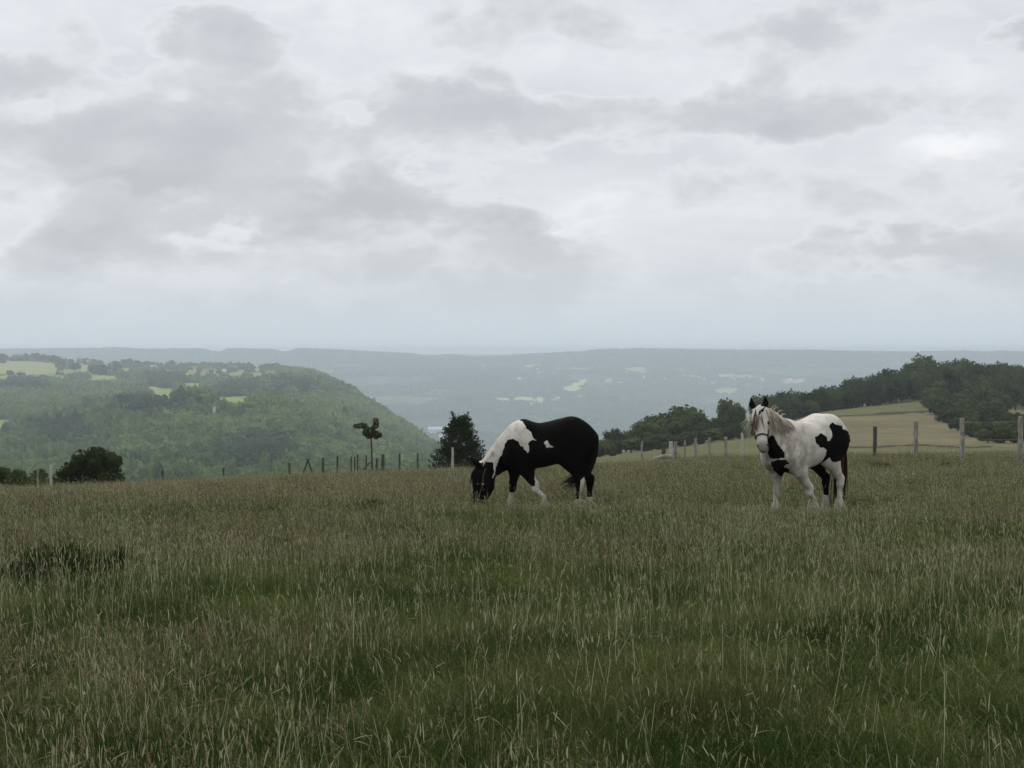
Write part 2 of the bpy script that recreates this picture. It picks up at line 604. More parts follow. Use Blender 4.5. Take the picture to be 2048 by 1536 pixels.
def rh_bank(px, py, d):
    a = np.abs(py - (832 - (px - 1690) * 0.055)) < 2.0
    c = np.abs(py - (893 + 2.0 * np.sin(px * 0.03))) < 1.8
    e = np.abs(py - (810 - (px - 1760) * 0.12)) < 1.2
    return ((a | c | (e & (px > 1760))) & (px > 1640) & (px < 1985) & (d < 470)).astype(float)


o = obj('hill', RH.mesh('dry_field_hill', M_PAST, None, {'green': rh_green, 'bank': rh_bank}))
tag(o, 'hillside of dry mown fields rising beyond the fence on the right', None, None, 'structure')

# ------------------------------------------------------------------ the wooded hill on the left
_lh = {
    -900: [(560, 1015), (1000, 920), (1300, 855), (1700, 812), (2300, 764), (2900, 729), (3300, 718), (3900, 745), (5000, 850)],
    -300: [(560, 1015), (1000, 920), (1300, 855), (1700, 812), (2300, 764), (2900, 729), (3300, 718), (3900, 745), (5000, 850)],
    0: [(560, 1015), (1000, 928), (1300, 866), (1700, 818), (2300, 764), (2900, 730), (3300, 718), (3900, 745), (5000, 850)],
    150: [(560, 1015), (1000, 925), (1300, 848), (1700, 810), (2300, 766), (2900, 734), (3300, 724), (3900, 750), (5000, 850)],
    250: [(560, 1015), (1000, 918), (1250, 816), (1400, 820), (1700, 806), (2300, 768), (2900, 736), (3200, 728), (3900, 760), (5000, 860)],
    350: [(560, 1015), (1000, 912), (1250, 804), (1430, 814), (1700, 799), (2300, 769), (2900, 741), (3150, 732), (3900, 760), (5000, 860)],
    450: [(560, 1015), (1000, 910), (1250, 806), (1450, 815), (1700, 798), (2300, 769), (2900, 742), (3100, 734), (3800, 760), (5000, 860)],
    560: [(560, 1015), (1000, 910), (1250, 818), (1500, 810), (1900, 788), (2400, 757), (2850, 739), (3050, 737), (3700, 765), (5000, 870)],
    620: [(560, 1012), (1000, 918), (1300, 834), (1700, 800), (2200, 763), (2600, 747), (2800, 748), (3400, 785), (5000, 880)],
    660: [(560, 1012), (1000, 922), (1350, 842), (1800, 798), (2300, 766), (2500, 762), (2800, 775), (3300, 820), (5000, 890)],
    700: [(560, 1010), (1000, 928), (1400, 855), (1900, 801), (2300, 781), (2500, 786), (3000, 850), (5000, 900)],
    760: [(560, 1010), (1000, 934), (1400, 876), (1900, 828), (2100, 823), (2300, 836), (3000, 895), (5000, 915)],
    820: [(560, 1010), (1000, 944), (1400, 902), (1800, 865), (1950, 864), (2100, 876), (2600, 910), (5000, 920)],
    880: [(560, 1010), (1000, 952), (1400, 922), (1650, 906), (1800, 912), (2300, 935), (5000, 935)],
    950: [(560, 1010), (1000, 968), (1400, 950), (1600, 950), (2000, 962), (5000, 940)],
    1100: [(560, 1015), (1000, 985), (1400, 975), (2000, 975), (5000, 945)],
    1700: [(560, 1030), (1000, 1000), (1400, 990), (2000, 980), (5000, 945)],
}
LH = Sheet(_lh, -900, 1700, 300, 560, 5000, 200, (1, 2))
LFIELDS = [
    ([(-60, 731), (20, 723.5), (82, 723.5), (114, 732), (110, 741), (90, 749), (50, 750), (10, 748), (-60, 750)], 2500, 3300, 0.25),
    ([(178, 753.5), (239, 751), (239, 758.5), (178, 759.5)], 2000, 3000, 0.1),
    ([(300, 778), (349, 777), (350, 802), (300, 802)], 1500, 2600, 0.0),
    ([(262, 772), (318, 774), (318, 779), (262, 778)], 1500, 2600, 0.3),
    ([(92, 764), (170, 760), (255, 762), (264, 790), (200, 800), (105, 797)], 1500, 2700, 0.12),
    ([(-60, 752), (14, 752), (16, 762), (-60, 764)], 2000, 3000, 0.1),
    ([(500, 752), (560, 748), (575, 756), (510, 762)], 2000, 2900, 0.15),
    ([(364, 767), (406, 766), (404, 778), (365, 779)], 1500, 2700, 0.0),
    ([(425, 795), (506, 792), (506, 805), (432, 806)], 1300, 2300, 0.0),
    ([(590, 787), (622, 787), (620, 794), (588, 794)], 1500, 2600, 0.1),
    ([(-60, 838), (26, 840), (14, 862), (-60, 866)], 1000, 1900, 0.0),
    ([(152, 731), (176, 731), (174, 740), (153, 740)], 2500, 3300, 0.3),
    ([(205, 726), (222, 726), (222, 733), (205, 733)], 2500, 3300, 0.2),
    ([(505, 733), (520, 733), (520, 741), (505, 741)], 2400, 3300, 0.4),
    ([(552, 786), (566, 786), (566, 793), (552, 793)], 1500, 2600, 0.3),
    ([(700, 826), (760, 843), (752, 849), (696, 833)], 1500, 2400, 0.0),
]


def open_land(px, d):
    x = (px - 1024) / F * d
    patch = fbm2(x / 150.0 + 40, d / 150.0 + 3, 9, 3)
    return (d > 2300) & (d < 3400) & (px < 555) & (patch < 0.52)


def poly_attr(fields, which):
    def fn(px, py, d):
        a = np.zeros(px.shape)
        for poly, d0, d1, dry in fields:
            k = in_poly(px, py, poly) & (d > d0) & (d < d1)
            a[k] = (0.5 if dry in (0.12, 0.15) else 1.0) if which == 'field' else dry * 2
        if fields is LFIELDS:
            op = open_land(px, d)
            a = np.maximum(a, np.where(op, 0.56 if which == 'field' else np.clip(fbm2(px / 40.0, d / 120.0, 41, 2) * 1.4 - .55, 0, 1), 0))
        return a
    return fn


o = obj('hill', LH.mesh('wooded_hill', M_LEFT, None, {'field': poly_attr(LFIELDS, 'field'), 'dry': poly_attr(LFIELDS, 'dry')}))
tag(o, 'broad wooded hill with small fields across the valley on the left', None, None, 'structure')

# ------------------------------------------------------------------ far range across the valley
_crest = [(-900, 700), (0, 699.5), (120, 698.5), (205, 697.5), (222, 696), (250, 697.5), (300, 699.5), (410, 698.5), (420, 704), (440, 704.5), (462, 698),
          (548, 700), (562, 704.5), (582, 704.5), (592, 699), (612, 698), (680, 701), (780, 706), (821, 708), (851, 713), (872, 713.5), (895, 710),
          (935, 714), (973, 714), (1017, 711.5), (1105, 707), (1174, 704), (1179, 701), (1266, 698.5), (1340, 699), (1486, 701.5),
          (1600, 701.5), (1731, 704), (1819, 705), (1924, 703), (1972, 705), (2000, 703), (2048, 705), (2700, 703)]
FH = Sheet({c: [(4000, 935), (4400, 905), (4900, 868), (5500, 825), (6100, 788), (6700, 760), (7300, 735), (7800, y + 9), (8100, y + 1.5), (9000, y + 6), (12000, y + 6)]
            for c, y in _crest}, -900, 2700, 700, 4000, 12000, 170, (1, 2))
_PX, _LD = np.meshgrid(FH.px, FH.ld, indexing='ij')
_D = np.exp(_LD)
_w = np.clip((7600 - _D) / 1500, 0, 1) * np.clip((_D - 4000) / 600, 0, 1)
FH.T += ((fbm2(_PX / 150.0 + 3, _D / 700.0, 11, 5) - 0.5) * 34 * _w) / F
FFIELDS = [
    ([(1046, 731), (1087, 726), (1087, 731), (1055, 737)], 4000, 8000, 0.3),
    ([(1099, 735.5), (1190, 737), (1190, 740.5), (1102, 739.5)], 4000, 8000, 0.4),
    ([(1216, 737), (1292, 733.5), (1294, 748), (1272, 746.5), (1251, 741)], 4000, 8000, 0.6),
    ([(1117, 774), (1155, 765), (1155, 759.6), (1175, 758), (1165, 770), (1163, 782), (1122, 782)], 4000, 8000, 0.2),
    ([(988, 795), (1017, 794.5), (1017, 803), (991, 803)], 4000, 8000, 0.2),
    ([(1029, 792), (1068, 793), (1068, 804), (1032, 803)], 4000, 8000, 0.2),
    ([(1072, 794), (1089, 795), (1089, 806), (1073, 805)], 4000, 8000, 0.2),
    ([(1102, 796), (1118, 796), (1112, 806), (1102, 804)], 4000, 8000, 0.9),
    ([(1400, 776), (1474, 775), (1479, 787), (1451, 790)], 4000, 8000, 0.15),
    ([(1337, 736), (1375, 737), (1375, 742), (1340, 741)], 4000, 8000, 0.7),
    ([(1360, 748), (1410, 752), (1420, 757), (1365, 753)], 4000, 8000, 0.8),
    ([(1430, 747), (1470, 750), (1530, 753), (1530, 757), (1440, 755)], 4000, 8000, 0.5),
    ([(1560, 757), (1610, 757), (1612, 766), (1566, 772)], 4000, 8000, 0.5),
    ([(1030, 757), (1046, 755), (1046, 763), (1034, 764)], 4000, 8000, 0.5),
    ([(1208, 760), (1226, 758), (1226, 764), (1212, 766)], 4000, 8000, 0.6),
    ([(960, 730), (985, 729), (985, 733), (962, 734)], 4000, 8000, 0.4),
    ([(1220, 742), (1262, 744), (1258, 748), (1224, 746)], 4000, 8000, 0.4),
]
o = obj('hill', FH.mesh('far_range', M_FAR, lambda X, D: (fbm2(X / 90.0, D / 90.0, 5, 3) - 0.5) * 14,
                        {'field': poly_attr(FFIELDS, 'field'), 'dry': poly_attr(FFIELDS, 'dry')}))
tag(o, 'long hazy wooded range with pale fields on the skyline', None, None, 'structure')

VH = Sheet({c: [(12500, 716), (13600, y), (15000, y + 3)] for c, y in
            [(-900, 712), (780, 712), (840, 707.5), (900, 706), (960, 707), (1010, 708), (1080, 711), (2700, 712)]}, -900, 2700, 120, 12500, 15000, 12, (1, 1))
o = obj('hill', VH.mesh('horizon_range', M_FAR, None, {}))
tag(o, 'faintest blue ridge seen through the gap in the skyline', None, None, 'structure')

# valley floor: one sheet to the horizon under everything
_g = 22000.0
o = obj('valley', mesh_from('valley', [(-_g, -_g, -320), (_g, -_g, -320), (_g, _g, -320), (-_g, _g, -320)], [(0, 1, 2, 3)], M_VALLEY))
tag(o, 'valley floor between the hills', None, None, 'structure')

# ------------------------------------------------------------------ haze
def build_haze():
    x, y0, y1, zb, zt = 14000, -3000, 15600, -322, 18
    vs = [(-x, y0, zb), (x, y0, zb), (x, y1, zb), (-x, y1, zb), (-x, y0, zt), (x, y0, zt), (x, y1, zt), (-x, y1, zt)]
    fs = [(3, 2, 1, 0), (4, 5, 6, 7), (0, 1, 5, 4), (1, 2, 6, 5), (2, 3, 7, 6), (3, 0, 4, 7)]
    m = bpy.data.materials.new('haze_air'); m.use_nodes = True
    nt = m.node_tree; nt.nodes.clear(); b = NB(nt)
    pv = b.n('ShaderNodeVolumePrincipled')
    pv.inputs['Color'].default_value = (0.81, 0.905, 1.0, 1)
    pv.inputs['Density'].default_value = HAZE
    pv.inputs['Anisotropy'].default_value = 0.35
    out = b.n('ShaderNodeOutputMaterial'); b.link(pv.outputs[0], out.inputs['Volume'])
    o = obj('haze', mesh_from('haze', vs, fs, m))
    tag(o, None, None, None, 'stuff')


HAZE = 0.00017
build_haze()
# ------------------------------------------------------------------ foliage
def sphere_dirs(n, r):
    v = r.normal(size=(n, 3))
    return v / np.linalg.norm(v, axis=1)[:, None]


def leaf_quads(P, N, size, r, aspect=1.4):
    """one small four-sided leaf clump at every point P, roughly facing N"""
    n = len(P)
    N = N + r.normal(size=(n, 3)) * 0.55
    N /= np.linalg.norm(N, axis=1)[:, None]
    ref = r.normal(size=(n, 3))
    U = np.cross(N, ref); U /= np.linalg.norm(U, axis=1)[:, None]
    W = np.cross(N, U)
    s = size * r.uniform(0.6, 1.4, (n, 1))
    q = np.stack([P - U * s * aspect, P - W * s * 0.8 + N * s * 0.25, P + U * s * aspect, P + W * s * 0.8 + N * s * 0.15], 1)
    f = np.arange(n * 4).reshape(n, 4)
    return q.reshape(-1, 3), f


def lobed_crown(seed, lobes, n_leaf, leaf, core=True):
    """lobes: list of (x,y,z,r). Returns verts, faces, tint"""
    r = np.random.default_rng(seed)
    L = np.array(lobes, float)
    w = L[:, 3] ** 2; w = w / w.sum()
    idx = r.choice(len(L), n_leaf, p=w)
    dirs = sphere_dirs(n_leaf, r)
    rad = L[idx, 3] * np.clip(r.normal(0.96, 0.10, n_leaf), 0.55, 1.22)
    P = L[idx, :3] + dirs * rad[:, None]
    # drop leaves deep inside other lobes
    keep = np.ones(n_leaf, bool)
    for l in L:
        keep &= np.linalg.norm(P - l[:3], axis=1) > l[3] * 0.72
    P, dirs, idx = P[keep], dirs[keep], idx[keep]
    v, f = leaf_quads(P, dirs, leaf, r)
    lobe_t = r.uniform(0.1, 0.9, len(L))
    t = np.clip(np.repeat(lobe_t[idx] + r.normal(0, 0.22, len(P)), 4), 0, 1)
    if core:
        # inner leaf mass that keeps daylight from leaking straight through
        cv, cf = [], []
        base = bmesh.new(); bmesh.ops.create_icosphere(base, subdivisions=1, radius=1.0)
        bv = np.array([tuple(x.co) for x in base.verts]); bf = np.array([[q.index for q in x.verts] for x in base.faces])
        base.free()
        k = len(v)
        vs, fs = [v], [f]
        for l in L:
            vs.append(bv * l[3] * 0.80 * r.uniform(0.85, 1.1, (len(bv), 1)) + l[:3])
            fs.append(np.concatenate([bf, bf[:, 2:3]], 1) + k); k += len(bv)
            t = np.concatenate([t, np.clip(r.normal(0.5, 0.25, len(bv)), 0, 1)])
        v = np.concatenate(vs)
        faces = [tuple(q) for q in f] + [tuple(q[:3]) for a in fs[1:] for q in a]
        return v, faces, t
    return v, f, t


def crown_mesh(name, seed, mat, kind='round', n_leaf=900, leaf=0.12):
    """unit crown, about 2 wide and 2 high around the origin"""
    r = random.Random(seed)
    lobes = []
    n = {'round': 13, 'tall': 12, 'low': 12}[kind]
    for i in range(n):
        a = i * 2.399 + r.uniform(-.4, .4)
        zz = -0.62 + 1.3 * (i + 0.5) / n
        rr = math.sqrt(max(0.08, 1 - zz * zz * 0.9)) * r.uniform(0.35, 0.68)
        if kind == 'tall': rr *= 0.75
        lobes.append((math.cos(a) * rr, math.sin(a) * rr, zz + r.uniform(-.1, .1), r.uniform(0.30, 0.50)))
    lobes.append((0, 0, 0.1, 0.55))
    lobes.append((r.uniform(-.2, .2), 0, -0.4, 0.5))
    v, f, t = lobed_crown(seed, lobes, n_leaf, leaf)
    if kind == 'tall': v = v * np.array([0.85, 0.85, 1.15])
    if kind == 'low': v = v * np.array([1.15, 1.15, 0.8])
    me = mesh_from(name, v, f, mat, False, {'tint': t})
    return me


TRUNK = None
def trunk_mesh():
    mb = MB()
    mb.tube([(0, 0, -0.04), (0.01, 0, 0.2), (0.0, 0.02, 0.45), (0.02, 0, 0.75)], [0.055, 0.04, 0.032, 0.015], 7)
    for a in range(5):
        an = a * 1.3
        mb.tube([(0, 0, 0.3 + a * 0.06), (math.cos(an) * 0.14, math.sin(an) * 0.14, 0.46 + a * 0.06), (math.cos(an) * 0.26, math.sin(an) * 0.26, 0.56 + a * 0.06)],
                [0.02, 0.013, 0.005], 5)
    return mb.mesh('trunk', M_BARK)


TRUNK = trunk_mesh()
CROWNS = [crown_mesh('crown', 100 + i, M_TREE, ['round', 'low', 'round', 'tall', 'low', 'round'][i], 1500, 0.075) for i in range(6)]


def place_tree(name, label, group, x, y, zg, height, width, k, cat='tree', drop=0.0):
    e = bpy.data.objects.new(name, None); COL.objects.link(e)
    e.location = (x, y, zg)
    e.empty_display_size = 0.3
    tag(e, label, cat, group)
    c = obj('crown', CROWNS[k % len(CROWNS)], e)
    lo = height * drop
    c.location = (0, 0, lo + (height - lo) * 0.5)
    kz = (height - lo) * 0.5 / (1.05 if CROWNS[k % 6] is not CROWNS[3] else 1.2)
    c.scale = (width * 0.5, width * 0.5, kz * 1.02)
    c.rotation_euler = (0, 0, k * 2.1)
    t = obj('trunk', TRUNK, e)
    t.scale = (height, height, height)
    t.rotation_euler = (0, 0, k * 1.3)
    return e


# ---- trees between the meadow and the valley, at the middle right
def hill_tree(px, ytop, wpx, d, k, name, label, group, drop=0.02, cat='tree'):
    x = (px - 1024) / F * d
    zg = float(RH.z(np.array([px]), np.array([d]))[0])
    top = CZ - (ytop - EY) / F * d
    h = max(1.2, top - zg, 0.72 * wpx / F * d)
    return place_tree(name, label, group, x, d, zg - 0.1, h, wpx / F * d, k, cat, drop)


G1 = 'trees of the copse behind the middle of the fence'
for i, (px, yt, w, d, lab) in enumerate([
        (1374, 811, 96, 300, 'largest round crowned dark tree of the copse left of the standing horse'),
        (1336, 818, 66, 296, 'dark tree with knobbly top just left of the largest round copse tree'),
        (1302, 830, 62, 292, 'mid sized dark tree on the falling left side of the copse'),
        (1279, 846, 50, 288, 'small dark tree low on the left side of the copse'),
        (1252, 857, 46, 284, 'second smallest dark tree near the left end of the copse'),
        (1224, 856, 38, 280, 'dark tree at the left end of the copse beside the grazing horse'),
        (1455, 797, 50, 305, 'tall narrow dark tree right of the gap in the copse'),
        (1480, 797, 27, 308, 'thin tall dark tree nearest the ears of the standing horse'),
        (1433, 834, 44, 302, 'lower dark tree at the foot of the tall narrow copse tree'),
        (1484, 830, 42, 300, 'bushy dark tree below the thin tall one beside the white horse head'),
        (1402, 845, 50, 294, 'low dark tree filling the right foot of the round copse tree'),
        (1350, 852, 90, 288, 'wide low dark tree in front of the largest round copse tree'),
        (1300, 862, 80, 280, 'wide low dark tree in front of the left half of the copse')]):
    hill_tree(px, yt, w, d, i, 'oak_tree', lab, G1)
G1b = 'hedge bushes along the foot of the copse'
for i, (px, yt, w, d) in enumerate([(1206, 878, 40, 255), (1232, 880, 44, 250), (1262, 876, 46, 255), (1290, 878, 44, 252), (1318, 874, 46, 258),
                                    (1346, 876, 44, 262), (1372, 874, 42, 266), (1398, 872, 42, 270), (1424, 868, 44, 274), (1452, 862, 44, 280),
                                    (1480, 858, 44, 284), (1506, 850, 44, 290), (1196, 890, 34, 230), (1222, 893, 40, 225)]):
    hill_tree(px, yt, w, d, i + 2, 'hedge_bush', 'low dark hedge bush at the foot of the copse behind the fence', G1b, 0.0, 'bush')

G2 = 'trees of the wooded hill at the right'
SPEC = {0: 'big rounded tree crowning the top of the right hand wooded hill',
        }
# skyline trees of the strip: column, row of the top, width
sky = [(1520, 790, 44), (1538, 781, 42), (1562, 782, 40), (1592, 778, 42), (1614, 786, 24), (1636, 780, 34), (1652, 772, 36), (1674, 764, 38), (1696, 757, 36),
       (1716, 751, 38), (1738, 746, 36), (1758, 742, 34), (1778, 737, 36), (1798, 733, 34), (1818, 725, 36), (1852, 707, 62), (1884, 718, 44),
       (1912, 716, 46), (1938, 720, 40), (1962, 721, 40), (1986, 727, 36), (2006, 722, 40), (2030, 725, 40), (2056, 730, 44), (2085, 728, 44), (2115, 730, 40)]
for i, (px, yt, w) in enumerate(sky):
    d = 452 + 8 * math.sin(i * 2.3) + (px - 1520) * 0.16
    lab = 'dark leafy tree on the skyline of the wooded hill at the right'
    if i == 15: lab = 'big rounded tree standing highest on the wooded hill at the right'
    hill_tree(px, yt, w * 1.15, d, i, 'oak_tree', lab, G2, 0.0)
# front rows of the strip above the mown field
for i in range(30):
    px = 1512 + i * 11.2
    base = np.interp(px, [1500, 1640, 1700, 1830, 1850], [842, 829, 814, 792, 792])
    top = np.interp(px, [1500, 1540, 1600, 1700, 1830, 1860], [800, 795, 793, 771, 742, 730]) + 9 * math.sin(i * 2.7)
    d = np.interp(px, [1500, 1640, 1830], [395, 408, 445]) + 6 * math.sin(i * 1.7)
    hill_tree(px, top, 36 + 7 * math.sin(i * 3.1), d, i + 3, 'oak_tree', 'dark leafy tree in the front row along the top of the mown field', G2, 0.0)
# the mass right of the field, in rows down the slope
rr = random.Random(5)
rows = [(1846, 2120, 741, 470), (1838, 2120, 757, 452), (1842, 2120, 772, 428), (1854, 2120, 788, 398), (1866, 2008, 806, 362), (1884, 2010, 824, 326), (1908, 2120, 843, 290),
        (1936, 2120, 860, 258), (1968, 2120, 877, 228)]
kk = 0
for (a, b_, yt, d) in rows:
    px = a + 8
    while px < b_:
        if not (2012 < px < 2075 and 775 < yt < 850 and d > 360):
            hill_tree(px, yt - 12 + rr.uniform(-8, 6), rr.uniform(36, 54), d + rr.uniform(-6, 6), kk, 'oak_tree', 'dark leafy tree in the thick wood sloping down the right side of the mown field', G2, 0.0)
        kk += 1
        px += rr.uniform(23, 31)
for px, yt, w, d in [(2017, 801, 9, 415), (2031, 803, 8, 415)]:
    hill_tree(px, yt, w, d, int(px), 'field_bush', 'tiny round bush alone in the small field at the right edge', 'tiny bushes in the small field at the right edge', 0.0, 'bush')

# ------------------------------------------------------------------ woods: masses nobody could count
def gn_scatter(name, P, rotz, scl, idx, protos, tilt=None):
    """points with instances of the prototype meshes, one object of stuff"""
    pc = bpy.data.collections.new(name + '_kinds')
    for i, me in enumerate(protos):
        po = bpy.data.objects.new('%s_kind_%03d' % (name, i), me)
        pc.objects.link(po)
    me = bpy.data.meshes.new(name)
    n = len(P)
    me.vertices.add(n); me.vertices.foreach_set('co', np.asarray(P, np.float32).ravel())
    rot = np.zeros((n, 3), np.float32); rot[:, 2] = rotz
    if tilt is not None: rot[:, :2] = tilt
    scl = np.asarray(scl, np.float32)
    if scl.ndim == 1: scl = np.repeat(scl[:, None], 3, 1)
    a = me.attributes.new('rot', 'FLOAT_VECTOR', 'POINT'); a.data.foreach_set('vector', rot.ravel())
    a = me.attributes.new('scl', 'FLOAT_VECTOR', 'POINT'); a.data.foreach_set('vector', scl.ravel())
    a = me.attributes.new('idx', 'INT', 'POINT'); a.data.foreach_set('value', np.asarray(idx, np.int32))
    o = obj(name, me)
    g = bpy.data.node_groups.new(name + '_scatter', 'GeometryNodeTree')
    g.interface.new_socket('Geometry', in_out='INPUT', socket_type='NodeSocketGeometry')
    g.interface.new_socket('Geometry', in_out='OUTPUT', socket_type='NodeSocketGeometry')
    N, Lk = g.nodes, g.links
    gi, go = N.new('NodeGroupInput'), N.new('NodeGroupOutput')
    ci = N.new('GeometryNodeCollectionInfo'); ci.inputs['Collection'].default_value = pc
    ci.inputs['Separate Children'].default_value = True
    ci.inputs['Reset Children'].default_value = True
    iop = N.new('GeometryNodeInstanceOnPoints'); iop.inputs['Pick Instance'].default_value = True
    def na(t, nm):
        x = N.new('GeometryNodeInputNamedAttribute'); x.data_type = t; x.inputs['Name'].default_value = nm
        return x.outputs['Attribute']
    Lk.new(gi.outputs[0], iop.inputs['Points']); Lk.new(ci.outputs[0], iop.inputs['Instance'])
    Lk.new(na('INT', 'idx'), iop.inputs['Instance Index'])
    Lk.new(na('FLOAT_VECTOR', 'rot'), iop.inputs['Rotation'])
    Lk.new(na('FLOAT_VECTOR', 'scl'), iop.inputs['Scale'])
    Lk.new(iop.outputs[0], go.inputs[0])
    mod = o.modifiers.new('scatter', 'NODES'); mod.node_group = g
    return o


WOODS = [crown_mesh('wood_crown', 300 + i, M_WOOD, ['round', 'low', 'tall', 'round'][i % 4], 260, 0.19) for i in range(6)]
WOODS += [crown_mesh('dark_wood_crown', 310 + i, M_WOODD, ['round', 'tall', 'low'][i], 260, 0.19) for i in range(3)]
WOODS += [crown_mesh('light_wood_crown', 320 + i, M_WOODL, ['round', 'low', 'round'][i], 260, 0.19) for i in range(3)]
DARKW = [[(0, 752), (92, 752), (94, 788), (0, 785)], [(160, 733), (240, 736), (238, 752), (160, 752)], [(292, 750), (374, 750), (374, 776), (296, 777)], [(428, 775), (528, 769), (528, 797), (436, 797)],
         [(535, 763), (628, 763), (632, 787), (540, 790)], [(225, 808), (330, 799), (425, 812), (310, 842), (240, 832)], [(425, 905), (560, 878), (610, 925), (560, 960), (430, 965)],
         [(640, 836), (690, 830), (705, 880), (652, 884)], [(60, 860), (160, 850), (190, 890), (80, 905)], [(690, 750), (740, 778), (730, 795), (680, 780)]]
LIGHTW = [[(94, 760), (256, 760), (270, 800), (180, 806), (100, 800)], [(575, 800), (700, 800), (800, 850), (870, 905), (760, 930), (680, 890), (600, 850)], [(555, 733), (650, 738), (690, 762), (560, 762)],
          [(0, 790), (110, 800), (160, 830), (40, 850), (0, 835)], [(330, 845), (430, 850), (420, 890), (340, 885)], [(480, 830), (600, 835), (590, 872), (500, 872)]]
FWOODS = [crown_mesh('far_wood_crown', 330 + i, M_FARWOOD, ['round', 'low', 'tall'][i % 3], 60, 0.33) for i in range(3)]


def build_left_wood():
    r = np.random.default_rng(21)
    n = 60000
    d = np.sqrt(r.uniform(680 ** 2, 3450 ** 2, n))
    px = r.uniform(-420, 1080, n)
    t = LH.t(px, d)
    py = EY + F * t
    keep = np.ones(n, bool)
    for poly, d0, d1, dr in LFIELDS:
        if dr in (0.12, 0.15):
            keep &= ~(in_poly(px, py, poly) & (d > d0) & (r.random(n) < 0.6))
            continue
        c = np.array(poly); ctr = c.mean(0)
        big = ctr + (c - ctr) * np.array([1.02, 1.10])
        for off in (0, 3.5, 7, 10.5):
            keep &= ~(in_poly(px, py - off, big) & (d > d0 * 0.72) & (d < d1 * 1.05))
    # open hedged country on the plateau
    x = (px - 1024) / F * d
    keep &= ~(open_land(px, d) & (r.random(n) < 0.96))
    # thin out by real crown spacing
    dens = np.clip((1500 / d) ** 0.6, 0.5, 1.0)
    keep &= r.random(n) < dens
    # nothing hidden behind the brow
    keep &= ~((d > 3300) & (px > 560))
    px, d, x = px[keep], d[keep], x[keep]
    z = LH.z(px, d)
    s = r.uniform(2.6, 6.6, len(d))
    scl = np.stack([s * r.uniform(.8, 1.2, len(d)), s * r.uniform(.8, 1.2, len(d)), s * r.uniform(0.75, 1.55, len(d))], -1)
    P = np.stack([x, d, z + s * 0.45], -1)
    kind = r.integers(0, 6, len(d))
    jx, jy = px + r.normal(0, 7, len(d)), EY + F * LH.t(px, d) + r.normal(0, 3, len(d))
    for poly in DARKW:
        k = in_poly(jx, jy, poly); kind[k] = r.integers(6, 9, k.sum())
    for poly in LIGHTW:
        k = in_poly(jx, jy, poly) & (r.random(len(d)) < .85); kind[k] = r.integers(9, 12, k.sum())
    o = gn_scatter('woodland', P, r.uniform(0, 6.28, len(d)), scl, kind, WOODS)
    tag(o, 'dense broadleaf woodland covering the hill on the left', None, None, 'stuff')


def build_far_wood():
    r = np.random.default_rng(22)
    n = 60000
    d = r.uniform(4300, 8400, n)
    px = r.uniform(-500, 2500, n)
    k = r.random(n) < 0.16
    d[k] = r.uniform(7850, 8250, k.sum())
    py = EY + F * FH.t(px, d)
    x = (px - 1024) / F * d
    keep = np.ones(n, bool)
    for poly, d0, d1, _ in FFIELDS:
        keep &= ~in_poly(px, py, poly)
    patch = fbm2(x / 420.0 + 10, d / 420.0, 19, 3)
    keep &= (patch > 0.42) | (d > 7500)
    px, d, x = px[keep], d[keep], x[keep]
    z = FH.z(px, d)
    s = r.uniform(7, 15, len(d))
    scl = np.stack([s * 1.3, s * 1.3, s * 0.6], -1)
    o = gn_scatter('far_woodland', np.stack([x, d, z + s * 0.1], -1), r.uniform(0, 6.28, len(d)), scl, r.integers(0, 3, len(d)), FWOODS)
    tag(o, 'hazy woods covering the far range', None, None, 'stuff')


build_left_wood()
build_far_wood()

# hedgerow trees standing apart on the plateau of the left hill
G3 = 'hedgerow trees on the plateau of the left hill'
for i, (px, yb, w, h) in enumerate([(3, 726, 22, 17), (26, 722, 14, 6), (40, 722, 14, 7), (53, 722, 17, 14), (70, 722, 18, 16), (84, 723, 17, 13), (96, 724, 16, 12),
                                   (110, 728, 18, 18), (122, 736, 18, 16), (143, 731, 18, 12), (150, 740, 20, 14), (171, 722, 14, 10), (186, 722, 12, 9), (190, 750, 24, 20), (205, 750, 22, 18),
                                   (232, 736, 18, 13), (225, 748, 20, 14), (255, 733, 22, 14), (275, 733, 16, 11), (298, 728, 24, 9), (338, 725, 10, 9), (345, 733, 16, 12),
                                   (384, 722, 18, 7), (400, 723, 20, 8), (416, 724, 16, 7), (452, 731, 12, 9), (478, 726, 18, 8), (498, 733, 14, 10), (534, 727, 22, 10), (545, 731, 20, 10),
                                   (20, 750, 16, 9), (42, 752, 16, 9), (12, 770, 20, 12), (30, 772, 18, 12), (50, 774, 18, 12), (70, 775, 18, 11), (85, 772, 16, 10)]):
    # find where the ground shows in that row
    dd = np.linspace(2000, 3300, 200)
    rowv = EY + F * LH.t(np.full(200, float(px)), dd)
    j = int(np.argmin(np.abs(rowv - yb)))
    d = float(dd[j])
    zg = CZ - (rowv[j] - EY) / F * d
    place_tree('hedgerow_tree', 'leafy hedgerow tree standing on the hazy plateau of the left hill', G3, (px - 1024) / F * d, d, zg - 1, h * 1.2 / F * d, w * 1.1 / F * d, i, 'tree', 0.0)
# ------------------------------------------------------------------ far buildings
M_WHITE = flat('white_render', (0.75, 0.73, 0.70))
M_CREAM = flat('cream_render', (0.55, 0.50, 0.43))
M_TILE = flat('red_tile', (0.34, 0.15, 0.11))
M_SLATE = flat('grey_slate', (0.19, 0.18, 0.20))
M_SHED = flat('pale_sheet_roof', (0.46, 0.48, 0.52))
M_GLASS = flat('dark_window', (0.04, 0.045, 0.05), 0.3, 0.5)


